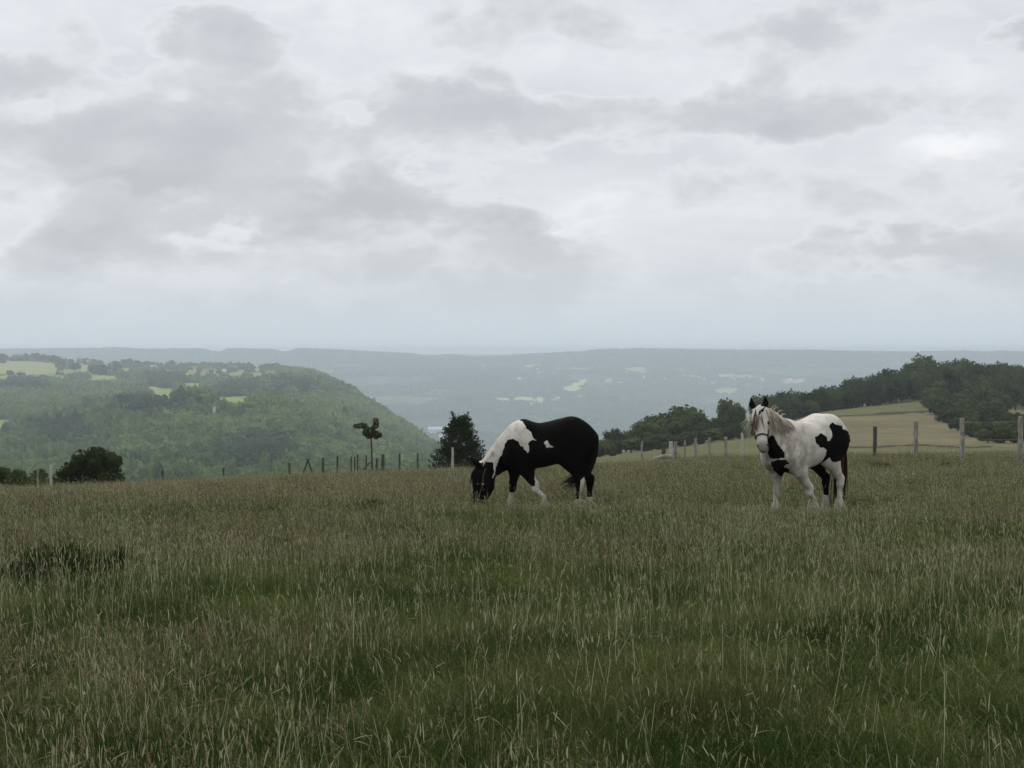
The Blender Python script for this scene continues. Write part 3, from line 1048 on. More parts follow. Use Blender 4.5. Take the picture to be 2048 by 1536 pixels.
def house(name, label, group, x, y, zg, w, dp, h, rh, wall, roof, rz=0.0, cat='house'):
    e = bpy.data.objects.new(name, None); COL.objects.link(e)
    e.location = (x, y, zg); e.rotation_euler = (0, 0, rz)
    tag(e, label, cat, group)
    a, c = w / 2, dp / 2
    mb = MB()
    mb.add([(-a, -c, -1), (a, -c, -1), (a, c, -1), (-a, c, -1), (-a, -c, h), (a, -c, h), (a, c, h), (-a, c, h), (-a, 0, h + rh), (a, 0, h + rh)],
           [(0, 1, 5, 4), (2, 3, 7, 6), (1, 2, 6, 9, 5), (3, 0, 4, 8, 7)])
    obj('wall', mb.mesh('wall', wall), e)
    mb = MB()
    o_ = 0.4
    t = 0.25
    s = rh / c
    for sg in (-1, 1):
        p = [(-a - o_, sg * (c + o_), h - s * o_ + .05), (a + o_, sg * (c + o_), h - s * o_ + .05), (a + o_, 0, h + rh + .05), (-a - o_, 0, h + rh + .05)]
        q = [(v[0], v[1], v[2] + t) for v in p]
        mb.add(p + q, [(0, 1, 2, 3), (7, 6, 5, 4), (0, 4, 5, 1), (1, 5, 6, 2), (3, 2, 6, 7), (0, 3, 7, 4)])
    rf = obj('roof', mb.mesh('roof', roof), e)
    mb = MB()
    cx = a * 0.6
    mb.add([(cx - .4, -.4, h + rh - .8), (cx + .4, -.4, h + rh - .8), (cx + .4, .4, h + rh - .8), (cx - .4, .4, h + rh - .8),
            (cx - .4, -.4, h + rh + 1), (cx + .4, -.4, h + rh + 1), (cx + .4, .4, h + rh + 1), (cx - .4, .4, h + rh + 1)],
           [(0, 1, 5, 4), (1, 2, 6, 5), (2, 3, 7, 6), (3, 0, 4, 7), (4, 5, 6, 7)])
    obj('chimney', mb.mesh('chimney', wall), rf)
    for i in range(max(2, int(w / 4))):
        wx = -a + w * (i + 0.5) / max(2, int(w / 4))
        mb = MB()
        mb.add([(wx - .5, -c - .03, h * .42), (wx + .5, -c - .03, h * .42), (wx + .5, -c - .03, h * .82), (wx - .5, -c - .03, h * .82),
                (wx - .5, -c + .1, h * .42), (wx + .5, -c + .1, h * .42), (wx + .5, -c + .1, h * .82), (wx - .5, -c + .1, h * .82)],
               [(0, 1, 2, 3), (0, 4, 5, 1), (1, 5, 6, 2), (2, 6, 7, 3), (3, 7, 4, 0)])
        obj('window', mb.mesh('window', M_GLASS), e)
    return e


def on_sheet(sh, px, row, d0, d1):
    dd = np.linspace(d0, d1, 400)
    rv = EY + F * sh.t(np.full(400, float(px)), dd)
    j = int(np.argmin(np.abs(rv - row)))
    return float(dd[j]), CZ - (rv[j] - EY) / F * float(dd[j])


GV = 'houses of the village on the left hill'
for i, (px, yb, w, wall, roof, lab) in enumerate([
        (393, 741, 14, M_CREAM, M_TILE, 'house with the brightest red tiled roof at the left end of the village'),
        (412, 746, 11, M_CREAM, M_TILE, 'low house with a dull red roof beside the brightest red roofed one'),
        (424, 745, 10, M_CREAM, M_SLATE, 'cream house with a grey roof in the middle of the village'),
        (432, 747, 9, M_WHITE, M_TILE, 'small pale house with a red roof in the village'),
        (447, 747, 10, M_WHITE, M_SHED, 'white house with a pale roof standing brightest in the village'),
        (466, 741, 15, M_CREAM, M_SLATE, 'long cream house with a grey roof at the right of the village'),
        (478, 736, 12, M_CREAM, M_SLATE, 'cream house with a grey roof higher up at the right end of the village'),
        (390, 733, 9, M_CREAM, M_TILE, 'small red roofed house among the trees above the village'),
        (317, 734, 10, M_CREAM, M_TILE, 'pinkish house alone among the trees left of the village'),
        (307, 739, 12, M_WHITE, M_SHED, 'long low white shed just left of the lone pinkish house'),
        (174, 726, 4, M_WHITE, M_SHED, 'tiny white house shining between hedgerow trees at the upper left'),
        (232, 747, 12, M_CREAM, M_TILE, 'low farm shed with a pink roof at the edge of the left pasture'),
        (510, 737, 5, M_CREAM, M_SHED, 'small yellowish house right of the village among trees')]):
    d, zg = on_sheet(LH, px, yb, 2000, 3250)
    house('house', lab, GV, (px - 1024) / F * d, d, zg + 1.2, w / F * d, 8, 4.2 if w > 6 else 3.5, 2.6, wall, roof, [0.2, -0.15, 0.4, 0.1][i % 4])

GF = 'tiny pale buildings scattered over the far range'
for i, (px, yb, w, roof) in enumerate([(1443, 756, 9, M_SHED), (1426, 770, 7, M_SHED), (1399, 770, 6, M_SLATE), (1075, 742, 5, M_SHED), (1078, 749, 6, M_SHED), (1240, 770, 9, M_SHED),
                                       (1218, 763, 6, M_SHED), (1063, 812, 4, M_SHED), (1500, 758, 7, M_SLATE), (1525, 762, 7, M_SHED), (1385, 755, 6, M_SLATE), (1409, 763, 6, M_SHED),
                                       (1364, 744, 6, M_SLATE), (1580, 762, 8, M_SHED), (1600, 764, 8, M_SHED), (1585, 771, 7, M_SLATE), (1038, 760, 7, M_SHED), (1116, 800, 7, M_SHED),
                                       (1330, 760, 5, M_SLATE), (1288, 757, 4, M_SHED), (1160, 797, 5, M_SHED), (1470, 760, 5, M_SLATE)]):
    d, zg = on_sheet(FH, px, yb, 4300, 7900)
    lab = 'tiny pale building far off on the hazy range'
    if i == 0: lab = 'brightest white building far off on the hazy range above the copse'
    if i == 5: lab = 'small pale building alone at the left of the far range fields'
    house('far_house', lab, GF, (px - 1024) / F * d, d, zg + 2, w / F * d, 12, 7, 4, M_WHITE, roof, 0.15 * math.sin(i * 2.0), 'house')

# long pale sheds on the valley floor beside the juniper
d, zg = on_sheet(FH, 876, 868, 4100, 6000)
house('warehouse', 'long pale roofed warehouse on the valley floor just left of the juniper bush', 'warehouses on the valley floor', (873 - 1024) / F * d, d, zg + 3, 34 / F * d, 40, 13, 7, M_WHITE, M_SHED, 0.12, 'warehouse')
d2, zg2 = on_sheet(FH, 886, 880, 4000, 6000)
house('warehouse', 'lower warehouse with a grey wall in front of the long pale roofed one', 'warehouses on the valley floor', (888 - 1024) / F * d2, d2, zg2 + 3, 20 / F * d2, 30, 9, 5, M_SHED, M_SHED, 0.05, 'warehouse')

# slender mast on the brow of the left hill
d, zg = on_sheet(LH, 623, 746, 2000, 2700)
mb = MB()
top = 28 / F * d
for k in range(3):
    a = k * 2.094
    mb.tube([(math.cos(a) * .75, math.sin(a) * .75, -1), (math.cos(a) * .5, math.sin(a) * .5, top * .6), (0.2 * math.cos(a), .2 * math.sin(a), top)], [.5, .42, .3], 5)
for j in range(14):
    zz = top * j / 14
    rr_ = .75 - .5 * j / 14
    mb.tube([(math.cos(j * 2.1) * rr_, math.sin(j * 2.1) * rr_, zz), (math.cos(j * 2.1 + 2.1) * rr_, math.sin(j * 2.1 + 2.1) * rr_, zz + top / 14)], [.1, .1], 4)
m_ = obj('radio_mast', mb.mesh('radio_mast', M_WHITE), None, ((623 - 1024) / F * d, d, zg))
tag(m_, 'slender white mast rising from the brow of the left hill', 'mast')
# pale tower among the woods
d, zg = on_sheet(LH, 428, 848, 1000, 1300)
e = bpy.data.objects.new('chapel_tower', None); COL.objects.link(e); e.location = ((428 - 1024) / F * d, d, zg)
tag(e, 'narrow pale tower poking out of the dark woodland of the left hill', 'tower')
mb = MB(); w_ = 0.95
mb.add([(-w_, -w_, -2), (w_, -w_, -2), (w_, w_, -2), (-w_, w_, -2), (-w_, -w_, 13.2), (w_, -w_, 13.2), (w_, w_, 13.2), (-w_, w_, 13.2)], [(0, 1, 5, 4), (1, 2, 6, 5), (2, 3, 7, 6), (3, 0, 4, 7), (4, 5, 6, 7)])
obj('wall', mb.mesh('wall', M_CREAM), e)
mb = MB(); w_ = 1.1
mb.add([(-w_, -w_, 13.22), (w_, -w_, 13.22), (w_, w_, 13.22), (-w_, w_, 13.22), (0, 0, 15.2)], [(0, 1, 4), (1, 2, 4), (2, 3, 4), (3, 0, 4), (3, 2, 1, 0)])
obj('roof', mb.mesh('roof', M_SLATE), e)

# ------------------------------------------------------------------ fences and posts
M_POST = mat_wood('grey_weathered_wood', (0.16, 0.14, 0.115), (0.40, 0.37, 0.33))
M_POSTD = mat_wood('dark_old_wood', (0.05, 0.045, 0.04), (0.13, 0.115, 0.10))
M_STAKE = mat_wood('pale_new_wood', (0.34, 0.32, 0.27), (0.55, 0.53, 0.46))
M_WIRE = flat('fence_wire', (0.16, 0.15, 0.14), 0.5, 0.4)


def post_mesh(h, r, seed, lean=0.0, mat=None, flat_top=True):
    q = random.Random(seed)
    mb = MB()
    pts, rad = [], []
    for i in range(9):
        t = i / 8
        pts.append((lean * h * t + q.uniform(-.008, .008), q.uniform(-.008, .008), -0.35 + (h + 0.35) * t))
        rad.append(r * q.uniform(0.86, 1.1) * (1 - 0.06 * t))
    mb.tube(pts, rad, 9)
    # a few knots and splits standing proud
    for i in range(4):
        a = q.uniform(0, 6.28); zz = h * q.uniform(.2, .9)
        c = (math.cos(a) * r * .8 + lean * zz, math.sin(a) * r * .8, zz)
        mb.tube([c, (c[0] + math.cos(a) * r * .45, c[1] + math.sin(a) * r * .45, zz + .02)], [r * .35, r * .15], 5)
    me = mb.mesh('post', mat)
    return me


def wire_run(name, pts, r, parent):
    """sagging wire between the listed points"""
    mb = MB()
    for a, c in zip(pts[:-1], pts[1:]):
        a, c = Vector(a), Vector(c)
        q = []
        for i in range(7):
            t = i / 6
            p = a.lerp(c, t); p.z -= 0.035 * 4 * t * (1 - t)
            q.append(p)
        mb.tube(q, [r] * 7, 4)
    return obj(name, mb.mesh(name, M_WIRE), parent)


POSTS = []       # feet of posts, where the mower never reaches and the grass stands taller
# the wire fence on the right: its line runs away from the right edge towards the copse
FENCE = [(2150, 820, 36.5, .085, 0), (2040, 833, 42.0, .078, 0.015), (1926, 836, 50.0, .085, -0.01), (1832, 842, 56.0, .088, 0.01), (1750, 853, 63.0, .085, 0.012),
         (1694, 860, 66.0, .07, 0.0), (1640, 862, 68.0, .07, 0.0), (1590, 864, 69.5, .07, 0.0), (1537, 866, 71.0, .07, 0.0)]
fe = bpy.data.objects.new('wire_fence', None); COL.objects.link(fe)
x0, y0 = (1832 - 1024) / F * 56, 56.0
fe.location = (x0, y0, mz(x0, y0))
tag(fe, 'weathered post and wire fence running behind the standing horse to the right edge', 'fence')
tops = []
for i, (px, yt, d, r, ln) in enumerate(FENCE):
    x = (px - 1024) / F * d
    zg = mz(x, d)
    h = CZ - (yt - EY) / F * d - zg
    POSTS.append((x, d))
    p = obj('post', post_mesh(h, r, i, ln, M_POSTD if i == 4 else M_POST), fe)
    p.location = Vector((x, d, zg)) - fe.location
    tops.append((Vector((x, d - r - .01, zg)) - fe.location, h))
for fr in (0.93, 0.62, 0.34):
    wire_run('wire', [t + Vector((0, 0, h * fr)) for t, h in tops], 0.0035, fe)

# the continuing run of posts towards the copse
f2 = bpy.data.objects.new('wire_fence', None); COL.objects.link(f2)
x0, y0 = (1418 - 1024) / F * 72, 72.0
f2.location = (x0, y0, mz(x0, y0))
tag(f2, 'row of thin pale fence posts before the copse left of the white horse', 'fence')
tops = []
for i, (px, yt, d, r, ln) in enumerate([(1485, 866, 69, .065, 0.0), (1451, 874, 71, .085, 0.02), (1419, 876, 72.5, .07, 0.01), (1392, 877, 73.5, .065, 0.0), (1370, 880, 75, .05, 0.0)]):
    x = (px - 1024) / F * d
    zg = mz(x, d); h = CZ - (yt - EY) / F * d - zg
    POSTS.append((x, d))
    p = obj('post', post_mesh(h, r, 20 + i, ln, M_STAKE if i == 0 else M_POST), f2)
    p.location = Vector((x, d, zg)) - f2.location
    tops.append((Vector((x, d - r - .01, zg)) - f2.location, h))
for fr in (0.9, 0.5):
    wire_run('wire', [t + Vector((0, 0, h * fr)) for t, h in tops], 0.003, f2)


def lone_post(px, yt, d, r, ln, mat, label, group=None, seed=0, name='fence_post'):
    x = (px - 1024) / F * d
    zg = mz(x, d); h = CZ - (yt - EY) / F * d - zg
    POSTS.append((x, d))
    o = obj(name, post_mesh(h, r, 50 + seed, ln, mat), None, (x, d, zg))
    tag(o, label, 'post', group)
    return o, h


GP = 'posts along the brow of the meadow'
for i, (px, yt, d, r, ln, mat, lab) in enumerate([
        (1342, 883, 74, .10, 0.0, M_STAKE, 'left one of the pair of stout pale posts close together before the copse'),
        (1351.5, 883, 74.5, .085, 0.0, M_POST, 'right one of the pair of stout pale posts close together before the copse'),
        (1328, 886, 76, .11, 0.0, M_POSTD, 'short dark stump of a post just left of the stout pale pair'),
        (1284, 883, 75, .055, 0.0, M_POST, 'single thin grey post between the grazing horse and the pair of stout posts'),
        (905, 895, 72, .065, 0.0, M_STAKE, 'pale stake standing in front of the juniper bush'),
        (101, 930, 66, .065, -0.015, M_STAKE, 'pale stake beside the round dark bush at the far left'),
        (74, 941, 68, .05, 0.0, M_POST, 'dim thin post left of the pale stake by the round bush'),
        (324, 941, 72, .06, 0.0, M_POSTD, 'dark post right of the round bush, alone on the brow'),
        (446, 936, 74, .06, 0.0, M_POSTD, 'dark post midway between the round bush and the leaning stakes'),
        (578, 926, 77, .06, 0.0, M_POSTD, 'dark post just left of the crossed leaning stakes'),
        (644, 916, 78, .07, 0.03, M_POSTD, 'crooked brown post just right of the crossed leaning stakes'),
        (674, 913, 78, .05, 0.0, M_POSTD, 'thin brown post second to the right of the leaning stakes'),
        (702, 913, 79, .045, 0.0, M_POSTD, 'leftmost of three thin posts bunched left of the sapling'),
        (709, 914, 79.3, .04, 0.0, M_POSTD, 'middle one of three thin posts bunched left of the sapling'),
        (715, 910, 79, .05, 0.0, M_POSTD, 'tallest and rightmost of three thin posts bunched left of the sapling'),
        (732, 911, 79.5, .045, 0.0, M_POSTD, 'thin post standing alone immediately left of the sapling'),
        (753, 917, 78, .06, 0.0, M_POSTD, 'short thick post touching the foot of the sapling on its right'),
        (765, 909, 78.5, .09, 0.01, M_POSTD, 'stoutest dark post right of the sapling'),
        (799, 908, 79, .055, 0.0, M_POSTD, 'slim post between the stoutest dark post and the juniper'),
        (835, 906, 79.5, .05, 0.0, M_POSTD, 'slim post nearest the left side of the juniper'),
        ]):
    lone_post(px, yt, d, r, ln, mat, lab, GP, i)

# crossed leaning stakes
e = bpy.data.objects.new('leaning_stakes', None); COL.objects.link(e)
x, d = (615 - 1024) / F * 77, 77.0
zg = mz(x, d)
e.location = (x, d, zg)
tag(e, 'two dark stakes leaning against each other like an A on the brow', 'stakes')
hz = CZ - (918 - EY) / F * d - zg
for sx in (-1, 1):
    mb = MB()
    mb.tube([(sx * .42, sx * .04, -0.1), (sx * .2, sx * .04, hz * .5), (-sx * .03, sx * .04, hz)], [.055, .05, .045], 7)
    obj('stake', mb.mesh('stake', M_POSTD), e)

# bleached log lying beside the pair of posts
e = bpy.data.objects.new('fallen_log', None); COL.objects.link(e)
x, d = (1324 - 1024) / F * 73, 73.0
e.location = (x, d, mz(x, d))
tag(e, 'bleached fallen log lying in the grass left of the stout pale posts', 'log')
mb = MB()
mb.tube([(-.62, .1, .18), (-.3, .05, .33), (0, 0, .42), (.35, -.03, .44), (.52, -.05, .36), (.62, -.06, .12)], [.05, .09, .11, .115, .09, .06], 10)
obj('stem', mb.mesh('stem', M_POST), e)
mb = MB()
mb.tube([(-.2, 0, .36), (-.36, -.15, .2), (-.42, -.25, .05)], [.05, .04, .025], 7)
obj('branch', mb.mesh('branch', M_POST), e)

# ------------------------------------------------------------------ bushes and sapling on the brow
M_BUSH = mat_leaf('bush_leaves', (0.016, 0.028, 0.009), (0.09, 0.115, 0.034), 0.3)
M_JUN = mat_leaf('juniper_needles', (0.014, 0.026, 0.009), (0.09, 0.112, 0.038), 0.25)
M_SAP = mat_leaf('sapling_leaves', (0.022, 0.034, 0.010), (0.115, 0.110, 0.034), 0.4)
M_WEED = mat_leaf('dock_leaves', (0.018, 0.032, 0.010), (0.050, 0.078, 0.024), 0.3)


def lobed_bush(name, label, px, d, lobes, n_leaf, leaf, mat, seed, cat='bush', group=None, stems=6):
    x = (px - 1024) / F * d
    zg = mz(x, d)
    e = bpy.data.objects.new(name, None); COL.objects.link(e)
    e.location = (x, d, zg); e.empty_display_size = 0.3
    tag(e, label, cat, group)
    v, f, t = lobed_crown(seed, lobes, n_leaf, leaf)
    obj('crown', mesh_from('crown', v, f, mat, False, {'tint': t}), e)
    mb = MB()
    q = random.Random(seed)
    for i in range(stems):
        l = q.choice(lobes)
        mb.tube([(l[0] * .2, l[1] * .2, -0.15), (l[0] * .5, l[1] * .5, l[2] * .45), (l[0], l[1], l[2])], [.05, .035, .012], 6)
    obj('trunk', mb.mesh('trunk', M_BARK), e)
    return e


q = random.Random(3)
lob = []
for i in range(44):
    hx = q.uniform(-1, 1)
    hz_ = q.random() ** .6 * (max(0.05, 1 - abs(hx - .05) ** 2.6)) ** .5
    lob.append((hx * 1.36, q.uniform(-1, 1) * 1.1 * math.sqrt(max(.05, 1 - hx * hx)), 0.15 + hz_ * 1.75, q.uniform(.28, .46)))
lobed_bush('round_bush', 'big round dark green bush on the brow at the far left', 175, 69, lob, 9000, 0.055, M_BUSH, 11)
lob = []
for i in range(16):
    lob.append((-1.5 + i * .17 + q.uniform(-.05, .05), q.uniform(-.4, .4), q.uniform(.3, 1.15) + (0.12 if i < 5 else 0), q.uniform(.24, .38)))
lobed_bush('low_bush', 'low dark bramble bush at the left edge beside the round bush', 45, 70, lob, 3800, 0.055, M_BUSH, 12)

# juniper with ragged upright tips
def juniper():
    d = 74.0
    x = (920 - 1024) / F * d
    zg = mz(x, d)
    e = bpy.data.objects.new('juniper_bush', None); COL.objects.link(e)
    e.location = (x, d, zg)
    tag(e, 'ragged cone shaped juniper bush with forked tips behind the grazing horse', 'bush')
    q = random.Random(8)
    r = np.random.default_rng(8)
    P, N, T = [], [], []
    mb = MB()
    H = CZ - (828 - EY) / F * d - zg
    def half(z):
        return float(np.interp(z / H, [0, .12, .3, .5, .7, .85, 1.0], [1.42, 1.55, 1.46, 1.22, .98, .70, .26]))
    tips = []
    for i in range(430):
        z = H * q.random() ** 1.15 * 0.97
        a = q.uniform(0, 6.28)
        rad = half(z) * math.sqrt(q.uniform(.12, 1.0)) * q.uniform(0.85, 1.12)
        tips.append((math.cos(a) * rad, math.sin(a) * rad * .9, z, rad / max(half(z), .01)))
    # forked leaders and side sprigs that break the outline
    tips += [(-.42, 0, H * 1.04, 1.0), (-.36, .05, H * .98, 1.0), (.42, .05, H * 1.03, 1.0), (.36, 0, H * .96, 1.0), (-1.55, 0, .75, 1.0), (-1.45, .1, .95, 1.0), (-1.3, 0, 1.2, 1),
             (1.1, .1, 1.32, 1.0), (1.38, 0, .8, 1.0), (-.85, 0, 1.65, 1.0), (.95, 0, 1.5, 1.0), (-1.15, 0, 1.02, 1), (-1.35, 0, .55, 1), (-.45, 0, 2.2, 1)]
    for (tx, ty, tz, fr) in tips:
        base = Vector((tx * .45, ty * .45, max(0.02, tz - .45)))
        tip = Vector((tx, ty, tz))
        if q.random() < .12 or fr == 1.0:
            mb.tube([base, base.lerp(tip, .6), tip], [.022, .014, .004], 5)
        n = 44 if fr < 1.0 else 50
        tint = q.uniform(0.0, 1.0)
        for k in range(n):
            s = (k + q.random()) / n
            c = base.lerp(tip, .3 + .72 * s)
            w = .15 * (1.08 - s)
            P.append((c.x + q.gauss(0, w), c.y + q.gauss(0, w), c.z + q.gauss(0, w * .8)))
            N.append((q.gauss(0, 1), q.gauss(0, 1), q.gauss(0, 1)))
            T.append(min(1, max(0, tint + q.gauss(0, .2))))
    P, N = np.array(P), np.array(N)
    P[:, 2] = np.maximum(P[:, 2], 0.0)
    v, f = leaf_quads(P, N, 0.03, r, 1.9)
    obj('crown', mesh_from('crown', v, f, M_JUN, False, {'tint': np.repeat(T, 4)}), e)
    mb.tube([(0, 0, -.2), (.03, 0, .6), (0, .02, 1.5), (.05, 0, H * .8)], [.11, .09, .05, .02], 8)
    obj('trunk', mb.mesh('trunk', M_BARK), e)


juniper()


def sapling():
    d = 77.0
    k = d / F
    x = (742 - 1024) * k
    zg = mz(x, d)
    e = bpy.data.objects.new('sapling', None); COL.objects.link(e)
    e.location = (x, d, zg)
    tag(e, 'thin staked sapling with lopsided clumps of leaves on the brow', 'tree')
    def L(px, py, r, y=0.0):
        return ((px - 742) * k, y, CZ - (py - EY) * k - zg, r * k)
    lobes = [L(711, 853, 4.5), L(717, 852, 5), L(723, 851, 5.5, .05), L(729, 853, 5.5), L(733, 858, 6, -.05), L(731, 866, 6.5), L(736, 871, 6.5, .1), L(739, 863, 7), L(742, 869, 7),
             L(748, 866, 5), L(754, 868, 6, -.05), L(759, 871, 5.5), L(752, 873, 5), L(746, 857, 5, .05), L(751, 852, 6), L(752, 846, 5.5), L(751, 840, 4.5)]
    lobes = [(a, b_, c, max(.10, r_)) for a, b_, c, r_ in lobes]
    v, f, t = lobed_crown(31, lobes, 1900, 0.036, False)
    obj('crown', mesh_from('crown', v, f, M_SAP, False, {'tint': t}), e)
    mb = MB()
    P_ = lambda px, py, y=0.0: L(px, py, 1, y)[:3]
    mb.tube([(0.05, 0, -.2), P_(743.5, 920), P_(743, 900), P_(742, 880), P_(742, 866)], [.06, .05, .045, .04, .03], 8)
    for a in ([P_(742, 872), P_(735, 862), P_(724, 852), P_(710, 853)], [P_(742, 868), P_(747, 858), P_(751, 842)], [P_(742, 874), P_(750, 871), P_(760, 870)]):
        mb.tube(a, [.028, .02, .012, .006][:len(a)], 6)
    obj('trunk', mb.mesh('trunk', M_BARK), e)
    mb = MB()
    mb.tube([P_(726, 940, -.1), P_(733, 932, -.1), P_(741, 924, -.05)], [.04, .035, .03], 6)
    obj('prop', mb.mesh('prop', M_POSTD), e)


sapling()


def weed(px, row, d, w, h, seed, label):
    """clump of broad dark leaves"""
    dd = np.exp(np.linspace(math.log(5), math.log(60), 600))
    rows_ = EY + F * (CZ - meadow.z((px - 1024) / F * dd, dd)) / dd
    d = float(dd[int(np.argmin(np.abs(rows_ - row)))])
    x = (px - 1024) / F * d
    zg = mz(x, d)
    q = random.Random(seed)
    mb = MB()
    for i in range(int(1500 * w)):
        hx = max(-1, min(1, q.gauss(0, .45)))
        bx, by = hx * w, q.gauss(0, .4) * w * .6
        L_ = h * q.uniform(.45, 1.1) * (1 - .45 * hx * hx)
        an = q.uniform(0, 6.28); ln = q.uniform(.05, .5)
        dx, dy = math.cos(an) * ln * L_, math.sin(an) * ln * L_
        sd = q.uniform(0, 6.28)
        side = (math.cos(sd), math.sin(sd), 0)
        wd = q.uniform(.0025, .006)
        mb.ribbon([(bx, by, -0.03), (bx + dx * .3, by + dy * .3, L_ * .5), (bx + dx * .7, by + dy * .7, L_ * .85), (bx + dx * 1.2, by + dy * 1.2, L_ * q.uniform(.75, 1.0))],
                  [wd * .6, wd, wd * .8, wd * .1], side, q.random())
    o = obj('weed_clump', mb.mesh('weed_clump', M_WEED), None, (x, d, zg))
    tag(o, label, 'plant', 'dark weed clumps in the meadow')


for i, (px, row, d, w, h, lab) in enumerate([
        (615, 1008, 26.5, .34, .36, 'dark weed clump in the grass left of the grazing horse, nearer the brow'),
        (748, 1040, 23.5, .30, .32, 'dark weed clump in the grass just left of the grazing horse head'),
        (110, 1200, 13.6, .46, .46, 'broad dark weed clump in the meadow near the left edge'),
        (232, 1192, 13.2, .24, .40, 'smaller dark weed clump right of the broad one near the left edge'),
        (425, 998, 34, .42, .36, 'dark weed clump far back below the brow on the left'),
        (1760, 948, 44, .55, .40, 'dark weed clump below the fence just right of the standing horse'),
        (1900, 948, 44, .45, .40, 'dark weed clump below the fence near the right edge'),
        (1640, 1350, 8.3, .16, .26, 'dark weed clump in the near grass at the lower right'),
        (1285, 962, 40, .45, .34, 'dark weed clump near the brow between the two horses'),
        (560, 1128, 16, .24, .30, 'small dark weed clump in the meadow at the left of centre'),
        (835, 1112, 17, .26, .30, 'dark weed clump in the middle of the meadow below the grazing horse')]):
    weed(px, row, d, w, h, 70 + i, lab)
